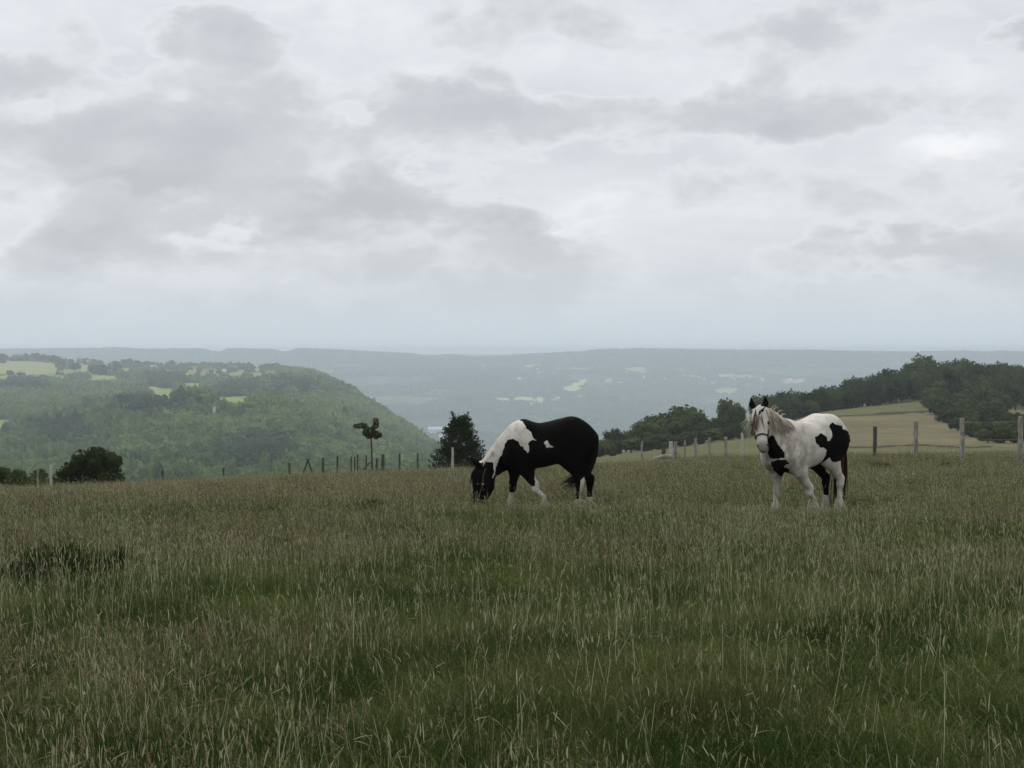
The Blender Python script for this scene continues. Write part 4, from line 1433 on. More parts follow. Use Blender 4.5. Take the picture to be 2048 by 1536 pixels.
# ------------------------------------------------------------------ horses
class Field:
    """smoothly blended distance field on a grid, turned into one closed skin"""
    def __init__(self, lo, hi, h):
        self.lo = np.array(lo, float); self.h = h
        self.n = np.ceil((np.array(hi) - self.lo) / h).astype(int) + 1
        self.F = np.full(tuple(self.n), 0.5, np.float32)
        self.ax = [self.lo[i] + h * np.arange(self.n[i]) for i in range(3)]
    def _box(self, lo, hi):
        a = np.clip(np.floor((np.array(lo) - self.lo) / self.h).astype(int), 0, self.n - 1)
        b = np.clip(np.ceil((np.array(hi) - self.lo) / self.h).astype(int) + 1, 1, self.n)
        sl = tuple(slice(a[i], b[i]) for i in range(3))
        G = np.meshgrid(*[self.ax[i][sl[i]] for i in range(3)], indexing='ij')
        return sl, G
    def _min(self, sl, D, k):
        A = self.F[sl]
        hh = np.maximum(k - np.abs(A - D), 0) / k
        self.F[sl] = np.minimum(A, D) - hh * hh * k * 0.25
    def chain(self, pts, rad, lat=(0, 1, 0), s=1.0, k=0.05):
        pts = [np.array(p, float) for p in pts]
        if np.isscalar(s): s = [s] * len(pts)
        lat = np.array(lat, float); lat /= np.linalg.norm(lat)
        m = max(rad) * max(1, max(s)) + k + 0.04
        sl, G = self._box(np.min(pts, 0) - m, np.max(pts, 0) + m)
        best = None
        for i in range(len(pts) - 1):
            a, b = pts[i], pts[i + 1]
            ba = b - a; L2 = max(ba @ ba, 1e-9)
            q = [G[j] - a[j] for j in range(3)]
            t = np.clip((q[0] * ba[0] + q[1] * ba[1] + q[2] * ba[2]) / L2, 0, 1)
            q = [q[j] - t * ba[j] for j in range(3)]
            sc = s[i] + (s[i + 1] - s[i]) * t
            l = q[0] * lat[0] + q[1] * lat[1] + q[2] * lat[2]
            d2 = q[0] ** 2 + q[1] ** 2 + q[2] ** 2 - l * l + (l / sc) ** 2
            D = (np.sqrt(d2) - (rad[i] + (rad[i + 1] - rad[i]) * t)) * np.minimum(1, sc)
            best = D if best is None else np.minimum(best, D)
        self._min(sl, best, k)
    def loft_x(self, st, k=0.06):
        st = np.array(st)
        # smooth stations
        xs = np.linspace(st[0, 0], st[-1, 0], 90)
        Tp, Bt, W = [smooth1(np.interp(xs, st[:, 0], st[:, j]), 0, 6) for j in (1, 2, 3)]
        sl, G = self._box((xs[0] - .1, -W.max() - .1, Bt.min() - .1), (xs[-1] + .1, W.max() + .1, Tp.max() + .1))
        x = np.clip(G[0], xs[0], xs[-1])
        tp, bt, w = np.interp(x, xs, Tp), np.interp(x, xs, Bt), np.interp(x, xs, W)
        zc = bt + (tp - bt) * 0.46
        up = G[2] > zc
        hz = np.where(up, tp - zc, zc - bt)
        e = 2.25
        v = (np.abs((G[2] - zc) / hz) ** e + np.abs(G[1] / w) ** e) ** (1 / e)
        D = (v - 1) * np.minimum(hz, w)
        D = np.maximum(D, np.abs(G[0] - x) - 0.0 + np.where(np.abs(G[0] - x) > 0, 0.0, -1))
        self._min(sl, D.astype(np.float32), k)
    def skin(self):
        Fd, n = self.F, self.n
        Sg = Fd < 0
        c = [n[0] - 1, n[1] - 1, n[2] - 1]
        off = [(i, j, k) for i in (0, 1) for j in (0, 1) for k in (0, 1)]
        g = lambda A, o: A[o[0]:o[0] + c[0], o[1]:o[1] + c[1], o[2]:o[2] + c[2]]
        cnt = sum(g(Sg, o).astype(np.int8) for o in off)
        mask = (cnt > 0) & (cnt < 8)
        I = np.argwhere(mask)
        idx = -np.ones(tuple(c), int); idx[mask] = np.arange(len(I))
        acc = np.zeros((len(I), 3)); num = np.zeros(len(I))
        vals = {o: g(Fd, o)[mask] for o in off}
        for a in off:
            for ax in range(3):
                if a[ax] == 0:
                    b = list(a); b[ax] = 1; b = tuple(b)
                    fa, fb = vals[a], vals[b]
                    cr = (fa < 0) != (fb < 0)
                    t = np.where(cr, fa / np.where(cr, fa - fb, 1), 0)
                    p = np.zeros((len(I), 3)); p[:] = a
                    p[:, ax] = t
                    acc[cr] += p[cr]; num[cr] += 1
        V = (I + acc / num[:, None]) * self.h + self.lo
        faces = []
        for ax in range(3):
            o1, o2 = [(1, 2), (2, 0), (0, 1)][ax]
            A = np.take(Sg, range(n[ax] - 1), ax); B = np.take(Sg, range(1, n[ax]), ax)
            E = np.argwhere(A != B)
            ok = (E[:, o1] > 0) & (E[:, o2] > 0) & (E[:, o1] < n[o1] - 1) & (E[:, o2] < n[o2] - 1)
            E = E[ok]
            fl = A[tuple(E.T)]
            def cell(d1, d2):
                e = E.copy(); e[:, o1] += d1; e[:, o2] += d2
                return idx[tuple(e.T)]
            q = np.stack([cell(-1, -1), cell(0, -1), cell(0, 0), cell(-1, 0)], 1)
            q[~fl] = q[~fl][:, ::-1]
            faces.append(q)
        return V, np.concatenate(faces)


TORSO = [(-.70, 1.17, 1.02, .05), (-.665, 1.27, .93, .13), (-.60, 1.365, .85, .21), (-.5, 1.44, .86, .265), (-.38, 1.485, .855, .295), (-.275, 1.50, .84, .305), (-.1, 1.47, .79, .32),
         (.05, 1.43, .745, .33), (.2, 1.402, .715, .33), (.32, 1.405, .70, .31), (.43, 1.43, .695, .275), (.55, 1.375, .70, .245), (.66, 1.24, .725, .20), (.745, 1.05, .80, .12), (.775, .95, .88, .05)]


def head_frame(A, N):
    A = Vector(A).normalized()
    N = Vector(N); N = (N - A * N.dot(A)).normalized()
    L = N.cross(A)          # the horse's left
    return A, N, L


def horse_head(fd, poll, A, N, sc=1.0, ear_up=1.0, wide=1.0, ear_fwd=0.02, ear_l=.068):
    A, N, L = head_frame(A, N)
    P = Vector(poll)
    def h(a, n, l=0.0):
        return tuple(P + (A * a + N * n + L * l) * sc)
    fd.chain([h(.0, -.085), h(.10, -.075), h(.21, -.085), h(.36, -.085), h(.50, -.075), h(.58, -.07), h(.615, -.075)],
             [.105 * sc, .125 * sc, .125 * sc, .098 * sc, .082 * sc, .080 * sc, .068 * sc], L, [k * wide for k in (.85, .92, .90, .80, .80, .86, .9)], .04)
    fd.chain([h(.13, -.20), h(.24, -.205), h(.36, -.17), h(.50, -.12)], [.085 * sc, .085 * sc, .065 * sc, .05 * sc], L, [.95, .9, .8, .8], .05)
    fd.chain([h(.56, -.13), h(.62, -.125)], [.05 * sc, .042 * sc], L, .95, .04)          # chin and lower lip
    for s in (-1, 1):
        fd.chain([h(.17, -.045, s * .085), h(.23, -.05, s * .087)], [.036 * sc, .03 * sc], L, 1, .03)      # brow over the eye
        fd.chain([h(.555, -.05, s * .05), h(.59, -.06, s * .052)], [.028 * sc, .024 * sc], L, 1, .03)       # nostril rim
        b0 = P + (A * -.045 + N * -.075 + L * s * ear_l) * sc
        tip = b0 + (A * -.165 * ear_up + L * s * .028 + N * ear_fwd) * sc
        mid = b0.lerp(tip, .45) + L * s * .012 * sc
        fd.chain([tuple(b0), tuple(mid), tuple(tip)], [.034 * sc, .054 * sc, .012 * sc], N, .55, .02)
    return h, (A, N, L)


def leg_chain(fd, pts, rad, k=0.05, s=.85):
    fd.chain(pts, rad, (0, 1, 0), s, k)


def front_leg(fd, top, knee, fet, hoof, y0, y1, shoulder):
    leg_chain(fd, [(*shoulder[:1], y0 * .75, shoulder[1]), (top[0], y0, top[1])], [.17, .105], .09, .75)
    mid = ((top[0] + knee[0]) / 2, (y0 + y1) / 2, (top[1] + knee[1]) / 2)
    leg_chain(fd, [(top[0], y0, top[1]), mid, (knee[0], y1, knee[1] + .05)], [.098, .074, .055], .05, .85)
    leg_chain(fd, [(knee[0], y1, knee[1] + .05), (knee[0], y1, knee[1] - .03)], [.057, .053], .03, .95)
    leg_chain(fd, [(knee[0], y1, knee[1] - .03), (fet[0], y1, fet[1] + .10), (fet[0], y1, fet[1])], [.045, .036, .050], .03, .85)
    # feathered pastern and hoof
    leg_chain(fd, [(fet[0], y1, fet[1]), (hoof[0], y1, hoof[1] + .05), (hoof[0] + .015, y1, hoof[1])], [.050, .060, .070], .04, 1.0)


def hind_leg(fd, hip, stifle, gask, hock, fet, hoof, y0, y1):
    leg_chain(fd, [(hip[0], y0 * .8, hip[1]), (stifle[0], y0, stifle[1])], [.24, .165], .10, .62)
    leg_chain(fd, [(stifle[0], y0, stifle[1]), (gask[0], (y0 + y1) / 2, gask[1]), (hock[0] + .02, y1, hock[1] + .03)], [.145, .090, .053], .06, .72)
    leg_chain(fd, [(hock[0], y1, hock[1] + .05), (hock[0] + .02, y1, hock[1] - .04)], [.058, .056], .03, .85)
    leg_chain(fd, [(hock[0] + .02, y1, hock[1] - .04), (fet[0], y1, fet[1] + .1), (fet[0], y1, fet[1])], [.048, .039, .052], .03, .9)
    leg_chain(fd, [(fet[0], y1, fet[1]), (hoof[0], y1, hoof[1] + .05), (hoof[0] + .02, y1, hoof[1])], [.052, .060, .070], .04, 1.0)


def mat_coat():
    m, b, out = new_mat('horse_coat')
    tc = b.n('ShaderNodeTexCoord').outputs['Object']
    n = b.noise(tc, 9, 5, 0.6)
    n2 = b.noise(b.vm('MULTIPLY', tc, (3, 3, 1)), 26, 4, 0.65)
    n3 = b.noise(b.vm('MULTIPLY', tc, (1.2, 1.2, 0.6)), 6.5, 4, 0.6)
    black = b.mix(n, (0.0035, 0.003, 0.003), (0.0085, 0.0065, 0.0055))
    white = b.mix(b.smooth(n, 0.4, 0.7), (0.66, 0.62, 0.56), (0.50, 0.45, 0.38))
    dirt = b.m('MULTIPLY', attr(b, 'dirt'), b.m('ADD', b.m('MULTIPLY', b.smooth(n3, 0.36, 0.64), 0.75), b.m('MULTIPLY', b.smooth(n2, 0.3, 0.7), 0.35)), clamp=True)
    white = b.mix(dirt, white, (0.17, 0.135, 0.095))
    edge = b.m('ADD', attr(b, 'coat'), b.m('MULTIPLY', b.m('SUBTRACT', n2, 0.5), 0.6))
    c = b.mix(b.smooth(edge, 0.34, 0.66), white, black)
    c = b.mix(b.m('MULTIPLY', attr(b, 'pink'), b.m('ADD', 0.55, b.m('MULTIPLY', n2, 0.8)), clamp=True), c, b.mix(b.smooth(n, 0.35, 0.6), (0.065, 0.042, 0.040), (0.19, 0.115, 0.10)))
    hb = b.noise(b.vm('MULTIPLY', tc, (60, 60, 25)), 3, 2)
    finish(b, out, c, 0.75, bump=hb, bump_d=0.004, spec=0.025)
    return m


M_COAT = mat_coat()
M_EYE = flat('horse_eye', (0.008, 0.006, 0.005), 0.15, 0.6)


def mat_hair(name, a, c2):
    m, b, out = new_mat(name)
    t = attr(b, 'tint')
    c = b.mix(t, a, c2)
    finish(b, out, c, 0.65, 0.12, spec=0.05)
    return m


M_MANE_W = mat_hair('cream_hair', (0.36, 0.29, 0.20), (0.72, 0.67, 0.56))
M_MANE_D = mat_hair('dark_hair', (0.005, 0.004, 0.0035), (0.018, 0.014, 0.011))
M_TAIL_B = mat_hair('brown_hair', (0.022, 0.012, 0.006), (0.13, 0.065, 0.028))
M_FORE = mat_hair('forelock_hair', (0.07, 0.04, 0.032), (0.42, 0.33, 0.23))
M_FEATH = mat_hair('feather_hair', (0.22, 0.19, 0.14), (0.52, 0.48, 0.40))
M_LEATHER = flat('brown_leather', (0.055, 0.035, 0.024), 0.6, 0.3)
M_WEBBING = flat('faded_red_webbing', (0.07, 0.042, 0.040), 0.8)
M_METAL = flat('halter_buckle', (0.30, 0.29, 0.27), 0.4, 0.5)


def strands(name, roots, mat, parent, seed, width=.012):
    """roots: list of point lists (curves); each becomes a tapered lock"""
    q = random.Random(seed)
    mb = MB()
    for pts in roots:
        n = len(pts)
        r = width * q.uniform(.6, 1.3)
        mb.tube(pts, [r * (0.7 + 0.5 * math.sin(math.pi * min(1, .25 + .6 * i / n))) * (1 - .92 * (i / (n - 1)) ** 2) for i in range(n)], 4, q.random(), False)
    return obj(name, mb.mesh(name, mat, True), parent)


def curve(p0, p1, p2, p3, n=7):
    p0, p1, p2, p3 = map(Vector, (p0, p1, p2, p3))
    out = []
    for i in range(n):
        t = i / (n - 1); u = 1 - t
        out.append(p0 * u ** 3 + p1 * 3 * u * u * t + p2 * 3 * u * t * t + p3 * t ** 3)
    return out


def ring_strap(fd_pts, w, t, mat, name, parent):
    """closed strap through the listed points"""
    mb = MB()
    pts = [Vector(p) for p in fd_pts]
    mb.tube(pts + [pts[0]], [w] * (len(pts) + 1), 6)
    return obj(name, mb.mesh(name, mat), parent)


def to_px(W):
    """bearing column and row of world points, to lay a surveyed coat pattern on the skin"""
    a = math.atan((768 - EY) / F)
    y, z = W[:, 1], W[:, 2] - CZ
    fwd = y * math.cos(a) - z * math.sin(a)
    upv = y * math.sin(a) + z * math.cos(a)
    return 1024 + F * W[:, 0] / fwd, 768 - F * upv / fwd


def blur_on_mesh(vals, faces, n):
    nv = len(vals)
    for _ in range(n):
        acc = np.zeros(nv); cnt = np.zeros(nv)
        for i in range(4):
            for j in (1, 3):
                np.add.at(acc, faces[:, i], vals[faces[:, (i + j) % 4]]); np.add.at(cnt, faces[:, i], 1)
        vals = 0.5 * vals + 0.5 * acc / np.maximum(cnt, 1)
    return vals


def relax(V, faces, n, lam=0.5):
    nv = len(V)
    for _ in range(n):
        acc = np.zeros((nv, 3)); cnt = np.zeros(nv)
        for i in range(4):
            for j in (1, 3):
                np.add.at(acc, faces[:, i], V[faces[:, (i + j) % 4]]); np.add.at(cnt, faces[:, i], 1)
        V = V + lam * (acc / cnt[:, None] - V)
    return V


def world_of(V, loc, yaw):
    c, s = math.cos(yaw), math.sin(yaw)
    W = np.empty_like(V)
    W[:, 0] = V[:, 0] * c - V[:, 1] * s + loc[0]
    W[:, 1] = V[:, 0] * s + V[:, 1] * c + loc[1]
    W[:, 2] = V[:, 2] + loc[2]
    return W


def z5(poly, x0, y0, k):
    return [(x0 + x / k, y0 + y / k) for x, y in poly]


# ---- the grazing horse, side on, facing left
def grazing_horse():
    d = 22.9
    x0 = (1105 - 1024) / F * d
    loc = (x0, d, CZ - (1030 - EY) / F * d)
    yaw = math.pi
    e = bpy.data.objects.new('horse', None); COL.objects.link(e)
    e.location = loc; e.rotation_euler = (0, 0, yaw)
    tag(e, 'black and white horse grazing side on with its head down in the grass', 'horse')
    fd = Field((-.95, -.5, -.05), (1.5, .5, 1.65), .0115)
    fd.loft_x([(a * (.955 if a < 0 else 1), t, b_, w) for a, t, b_, w in TORSO])
    # croup and buttock muscle
    fd.chain([(-.31, .13, 1.28), (-.52, .13, 1.16)], [.20, .15], (0, 1, 0), .8, .08)
    fd.chain([(-.31, -.13, 1.28), (-.52, -.13, 1.16)], [.20, .15], (0, 1, 0), .8, .08)
    # shoulders and neck
    for s in (-1, 1):
        fd.chain([(.40, s * .13, 1.22), (.60, s * .16, .93)], [.17, .16], (0, 1, 0), .7, .10)
    fd.chain([(.47, 0, 1.15), (.64, 0, .975), (.755, 0, .885), (.895, 0, .755), (1.03, 0, .645)], [.29, .265, .215, .165, .135], (0, 1, 0), [.72, .68, .62, .62, .70], .07)
    fd.chain([(.44, 0, 1.37), (.66, 0, 1.205), (.83, 0, 1.035), (.99, 0, .845), (1.10, 0, .725)], [.05, .05, .045, .045, .045], (0, 1, 0), .6, .06)   # crest
    h, (A, N, L) = horse_head(fd, (1.165, 0.03, .705), (.10, .02, -1.0), (1.0, -.10, .1), 1.06, .62, 1.0, .16)
    # legs: left is towards the camera
    front_leg(fd, (.40, .70), (.265, .43), (.125, .185), (.07, .03), .16, .15, (.52, .93))
    front_leg(fd, (.57, .70), (.605, .43), (.635, .185), (.655, .03), -.16, -.15, (.56, .93))
    hind_leg(fd, (-.40, 1.10), (-.27, .87), (-.365, .66), (-.43, .50), (-.385, .20), (-.36, .03), .16, .15)
    hind_leg(fd, (-.44, 1.10), (-.38, .87), (-.50, .66), (-.60, .50), (-.575, .20), (-.555, .03), -.16, -.15)
    V, Fc = fd.skin()
    V = relax(V, Fc, 2)
    W = world_of(V, loc, yaw)
    px, py = to_px(W)
    wob = (fbm2(V[:, 0] * 16 + 5, V[:, 2] * 16 + 5, 2, 3) - .5) * 5
    wob2 = (fbm2(V[:, 0] * 16 + 31, V[:, 2] * 16 + 9, 4, 3) - .5) * 5
    px, py = px + wob, py + wob2
    Z = lambda poly: in_poly(px, py, z5(poly, 860, 780, 5.12))
    white = Z([(905, 300), (960, 330), (985, 390), (1040, 440), (1055, 500), (1095, 520), (1040, 508), (1015, 545), (1000, 645), (960, 590), (920, 560), (900, 515), (850, 498), (800, 512), (770, 550), (765, 600),
               (720, 680), (690, 760), (650, 895), (625, 905), (640, 840), (655, 790), (640, 745), (590, 733), (540, 745), (470, 800), (440, 760), (600, 560), (800, 300)])
    white |= Z([(1190, 513), (1205, 530), (1215, 555), (1257, 577), (1240, 590), (1190, 592), (1178, 565), (1158, 545)])
    x, y, z = V.T
    front = (x > -.1)
    white |= front & (z < .33) & (x > .45) & (x < .80)
    white |= front & (z < .455) & (x < .45)
    white |= Z([(1075, 880), (1110, 920), (1120, 1000), (1075, 1010)]) & (x < .3) & front
    hind = x < -.2
    near = y > 0
    white |= hind & near & Z([(1620, 735), (1640, 820), (1610, 900), (1610, 1180), (1525, 1180), (1530, 1050), (1545, 915), (1575, 890), (1600, 820)])
    white |= hind & (z < .26)
    star = (N.dot(Vector((1, 0, 0))) > 0)
    hx = (V - np.array(h(0, 0))) @ np.array(A); hn = (V - np.array(h(0, 0))) @ np.array(N); hl = (V - np.array(h(0, 0))) @ np.array(L)
    inhead = (hx > -.25) & (hx < .75) & (np.abs(hl) < .2) & (x > .85) & (z < .85)
    white &= ~Z([(400, 830), (455, 800), (500, 770), (525, 750), (560, 736), (600, 735), (635, 752), (655, 800), (655, 850), (640, 900), (660, 1000), (620, 1240), (380, 1240)])
    white &= ~(inhead & (hx < -.0) & (hn > -.09) & (np.abs(hl) > .045))
    white |= inhead & (hx > .19) & (hx < .34) & (hn > -.015) & (np.abs(hl) < .035)
    white |= inhead & (hx > .545) & (np.abs(hl - .03) < .02) & (hn > -.1)
    coat = 1.0 - white.astype(float)
    coat = blur_on_mesh(coat, Fc, 1)
    dirt = np.clip((.62 - z) * 2.2, 0, .85)
    o = obj('body', mesh_from('body', V, Fc, M_COAT, True, {'coat': coat, 'dirt': dirt, 'pink': np.zeros(len(V))}), e)
    # eyes
    for s in (-1, 1):
        mb = bmesh.new(); bmesh.ops.create_uvsphere(mb, u_segments=12, v_segments=8, radius=.021)
        me = bpy.data.meshes.new('eye'); mb.to_mesh(me); mb.free(); me.materials.append(M_EYE)
        obj('eye', me, e, h(.205, -.058, s * .112))
    q = random.Random(4)
    # mane falling along the crest, mostly to the far side
    cr = [(.42, 1.43), (.57, 1.315), (.70, 1.205), (.84, 1.06), (.98, .885), (1.07, .79)]
    locks = []
    for i in range(150):
        t = q.random() * 4.99
        k = int(t); f = t - k
        cx = cr[k][0] * (1 - f) + cr[k + 1][0] * f; cz = cr[k][1] * (1 - f) + cr[k + 1][1] * f
        s = -1 if q.random() < .68 else 1
        ln = q.uniform(.14, .26) if s < 0 else q.uniform(.04, .09)
        wd = .10
        locks.append(curve((cx, q.uniform(-.012, .012), cz - .01), (cx + .02, s * .03, cz + .012), (cx + .02, s * wd, cz - ln * .4), (cx + .03 + q.uniform(-.03, .03), s * (wd + .03), cz - ln)))
    strands('mane', locks, M_MANE_W, e, 3, .011)
    # forelock
    locks = []
    for i in range(24):
        l0 = q.uniform(-.03, .03)
        locks.append(curve(h(-.02, -.03, l0), h(.02, .055, l0), h(.10, .065, l0 * 1.6), h(.16 + q.uniform(0, .07), .058, l0 * 2.2)))
    strands('forelock', locks, M_MANE_D, e, 5, .010)
    # tail swept forward between the hind legs by the wind
    locks = []
    for i in range(150):
        a, b_ = q.gauss(0, .022), q.gauss(0, .022)
        end = q.random()
        tipx = -.42 + .30 * end + q.gauss(0, .025); tipz = .58 - .12 * end + q.gauss(0, .04) - (0.10 if q.random() < .3 else 0)
        locks.append(curve((-.62 + a * .5, b_, 1.27 + a), (-.665 + a, b_ * 2, 1.20), (-.59 + a * 2, -.02 + b_ * 3, .62 + a * 2), (tipx, -.05 + b_ * 4, tipz), 9))
    for i in range(60):
        a, b_ = q.gauss(0, .02), q.gauss(0, .02)
        locks.append(curve((-.62, b_, 1.27 + a), (-.655 + a, b_ * 2, 1.2), (-.62 + a, b_ * 2, .95), (-.57 + a * 2, b_ * 3, .76 + q.uniform(-.1, .1)), 7))
    strands('tail', locks, M_MANE_D, e, 6, .013)
    # feathers round the hooves
    locks = []
    for (fx, fy) in ((.125, .15), (.635, -.15), (-.425, .15), (-.575, -.15)):
        for i in range(26):
            an = q.uniform(0, 6.28)
            c, s = math.cos(an), math.sin(an)
            z0 = q.uniform(.13, .26)
            locks.append(curve((fx + c * .04, fy + s * .035, z0), (fx + c * .06, fy + s * .055, z0 - .02), (fx + c * .085 - .02, fy + s * .075, z0 * .6), (fx + c * .10 - .02, fy + s * .09, max(.02, z0 - .24)), 5))
    strands('feather', locks, M_FEATH, e, 7, .008)
    # headcollar
    he = obj('halter', None, e)
    ring_strap([h(.43, .012, 0), h(.43, -.03, .072), h(.435, -.10, .075), h(.44, -.165, .05), h(.44, -.18, 0), h(.44, -.165, -.05), h(.435, -.10, -.075), h(.43, -.03, -.072)], .012, 0, M_WEBBING, 'noseband', he)
    for s in (-1, 1):
        mb = MB(); mb.tube([h(.435, -.08, s * .082), h(.33, -.10, s * .098), h(.22, -.13, s * .122), h(.10, -.125, s * .125), h(.0, -.14, s * .10), h(-.05, -.165, 0)], [.011] * 6, 6)
        obj('cheek_strap', mb.mesh('cheek_strap', M_WEBBING), he)
        for (a, n_, l) in ((.435, -.08, .086), (.20, -.13, .126)):
            mb = bmesh.new(); bmesh.ops.create_uvsphere(mb, u_segments=8, v_segments=6, radius=.017)
            me = bpy.data.meshes.new('buckle'); mb.to_mesh(me); mb.free(); me.materials.append(M_METAL)
            obj('buckle', me, he, h(a, n_, s * l))
    return e


# ---- the standing horse, turned to the camera
def standing_horse():
    d = 21.9
    th = R(39)
    yaw = math.pi + th
    x0 = (1617 - 1024) / F * d
    loc = (x0, d, CZ - (1037 - EY) / F * d)
    e = bpy.data.objects.new('horse', None); COL.objects.link(e)
    e.location = loc; e.rotation_euler = (0, 0, yaw)
    tag(e, 'white horse with black patches standing and looking towards the camera', 'horse')
    X = np.array((-math.cos(th), -math.sin(th), 0)); Y = np.array((math.sin(th), -math.cos(th), 0))
    def loc_dir(v):
        v = np.array(v, float)
        return (float(v @ X), float(v @ Y), float(v[2]))
    fd = Field((-.95, -.75, -.05), (1.45, .75, 2.1), .0115)
    T = [(a, t + .02 if a < .3 else t, b_ - .0, w * 1.02) for a, t, b_, w in TORSO]
    fd.loft_x(T)
    for s in (-1, 1):
        fd.chain([(-.33, s * .14, 1.30), (-.55, s * .14, 1.15)], [.205, .16], (0, 1, 0), .82, .08)
        fd.chain([(.38, s * .14, 1.20), (.62, s * .16, .93)], [.18, .17], (0, 1, 0), .72, .10)
        fd.chain([(.70, s * .10, 1.0), (.70, s * .11, .86)], [.12, .11], (0, 1, 0), 1, .07)     # breast
    HS = 0.88
    poll = (1.085, .02, 1.60)
    fd.chain([(.52, 0, 1.13), (.68, 0, 1.16), (.84, .01, 1.29), (.96, .015, 1.43), (1.045, .02, 1.53)], [.29, .265, .20, .16, .125], (0, 1, 0), [.72, .68, .62, .60, .7], .07)
    fd.chain([(.42, 0, 1.38), (.60, 0, 1.44), (.76, .01, 1.53), (.93, .02, 1.605), (1.04, .02, 1.63)], [.06, .06, .055, .05, .05], (0, 1, 0), .6, .06)
    A = loc_dir((0.03, -.42, -1.0)); N = loc_dir((-.20, -.97, .3))
    h, (A, N, L) = horse_head(fd, poll, A, N, HS, 1.35, 1.18, .02, .084)
    front_leg(fd, (.40, .72), (.17, .42), (.06, .19), (.02, .03), .185, .175, (.55, .95))
    front_leg(fd, (.50, .72), (.49, .42), (.525, .19), (.54, .03), -.175, -.165, (.58, .95))
    hind_leg(fd, (-.40, 1.10), (-.30, .88), (-.44, .68), (-.55, .52), (-.515, .20), (-.49, .03), .17, .165)
    hind_leg(fd, (-.42, 1.10), (-.30, .88), (-.46, .68), (-.585, .52), (-.585, .20), (-.57, .03), -.16, -.14)
    V, Fc = fd.skin()
    V = relax(V, Fc, 2)
    W = world_of(V, loc, yaw)
    px, py = to_px(W)
    px = px + (fbm2(V[:, 0] * 14 + 5, V[:, 2] * 14 + 5, 2, 3) - .5) * 6
    py = py + (fbm2(V[:, 0] * 14 + 31, V[:, 2] * 14 + 9, 4, 3) - .5) * 6
    Z = lambda poly: in_poly(px, py, z5(poly, 1440, 760, 5.12))
    x, y, z = V.T
    near = y > -.02
    blk = near & Z([(1150, 435), (1185, 460), (1240, 470), (1265, 510), (1315, 530), (1335, 620), (1330, 740), (1310, 800), (1230, 830), (1150, 840), (1105, 780), (1095, 705), (1030, 690), (990, 640), (968, 580), (1030, 545),
                    (1080, 570), (1108, 625), (1138, 610), (1145, 560), (1120, 480)])
    blk |= near & Z([(1095, 690), (1160, 700), (1170, 830), (1110, 800), (1020, 870), (970, 915), (990, 870), (1080, 780)]) & (x < -.02)
    chest = x > .3
    blk |= chest & (y > -.24) & (z < 1.3) & Z([(480, 600), (520, 560), (555, 580), (600, 660), (665, 745), (660, 792), (560, 803), (505, 790), (492, 700)])
    blk |= chest & (y > -.24) & (z < 1.1) & Z([(525, 835), (600, 805), (680, 820), (712, 862), (640, 880), (712, 920), (705, 985), (620, 985), (555, 930), (525, 870)])
    blk |= (x < -.1) & (y < 0) & (z < 1.0) & (z > .30)          # the dark far hind leg
    blk |= (x < -.2) & (y < 0) & (z < 1.25) & (z > .8)
    # far side patches, seen only from other places
    for c, r_ in (((-.1, -.33, 1.15), .30), ((.45, -.26, 1.1), .2)):
        blk |= (y < -.1) & (np.linalg.norm(V - np.array(c), axis=1) + (fbm2(x * 8, z * 8, 9, 3) - .5) * .2 < r_)
    O = np.array(h(0, 0))
    hx, hn, hl = [(V - O) @ np.array(q_) / HS for q_ in (A, N, L)]
    inhead = (hx > -.3) & (hx < .75) & (np.abs(hl) < .17) & (z > .95) & (x > .84) & (hn > -.20)
    ears = inhead & (hx < -.062) & (np.abs(hl) > .034) & (hn > -.14)
    blk &= ~inhead
    blk |= ears
    blk |= inhead & (hx > -.05) & (hx < .10) & (np.abs(hl - (.055 - hx * .75)) < .022 + .012 * np.sin(hx * 60)) & (hn > -.08)
    blk |= inhead & (hx > .605) & (hn < -.07)            # dark lower lip
    pink = (inhead & (hx > .50)).astype(float) * np.clip((hx - .47) / .09, 0, 1) * .75
    nostril = inhead & (np.hypot(np.hypot((hx - .575), (hn + .035) * .8), np.abs(hl) - .072) < .026)
    blk |= nostril
    # rims of the eyes
    rim = inhead & (np.hypot(np.hypot(hx - .205, (hn + .052) * .8), np.abs(hl) - .118) < .040)
    blk |= rim
    pink[blk] = 0
    coat = blur_on_mesh(blk.astype(float), Fc, 1)
    pink = blur_on_mesh(pink, Fc, 2)
    dirt = np.clip((x - .05) * 1.4, 0, .75) * np.clip((1.75 - z) * 1.5, 0, 1) * (~inhead)
    dirt = np.maximum(dirt, np.clip((.95 - z) * .8, 0, .45))
    dirt = np.maximum(dirt, np.exp(-((z - .40) / .09) ** 2) * .95 * (z < .62))     # stained knees and hocks
    dirt = np.maximum(dirt, np.exp(-((z - .76) / .03) ** 2) * .6 * (x > .2))
    dirt[inhead] = .12
    # far legs greyer with mud
    obj('body', mesh_from('body', V, Fc, M_COAT, True, {'coat': coat, 'dirt': dirt, 'pink': pink}), e)
    for s in (-1, 1):
        mb = bmesh.new(); bmesh.ops.create_uvsphere(mb, u_segments=12, v_segments=8, radius=.024)
        me = bpy.data.meshes.new('eye'); mb.to_mesh(me); mb.free(); me.materials.append(M_EYE)
        obj('eye', me, e, h(.205, -.050, s * .124))
    q = random.Random(14)
    cr = [(.44, 0, 1.43), (.60, 0, 1.485), (.74, .01, 1.56), (.89, .015, 1.63), (1.02, .02, 1.675), (1.05, .02, 1.675)]
    locks = []
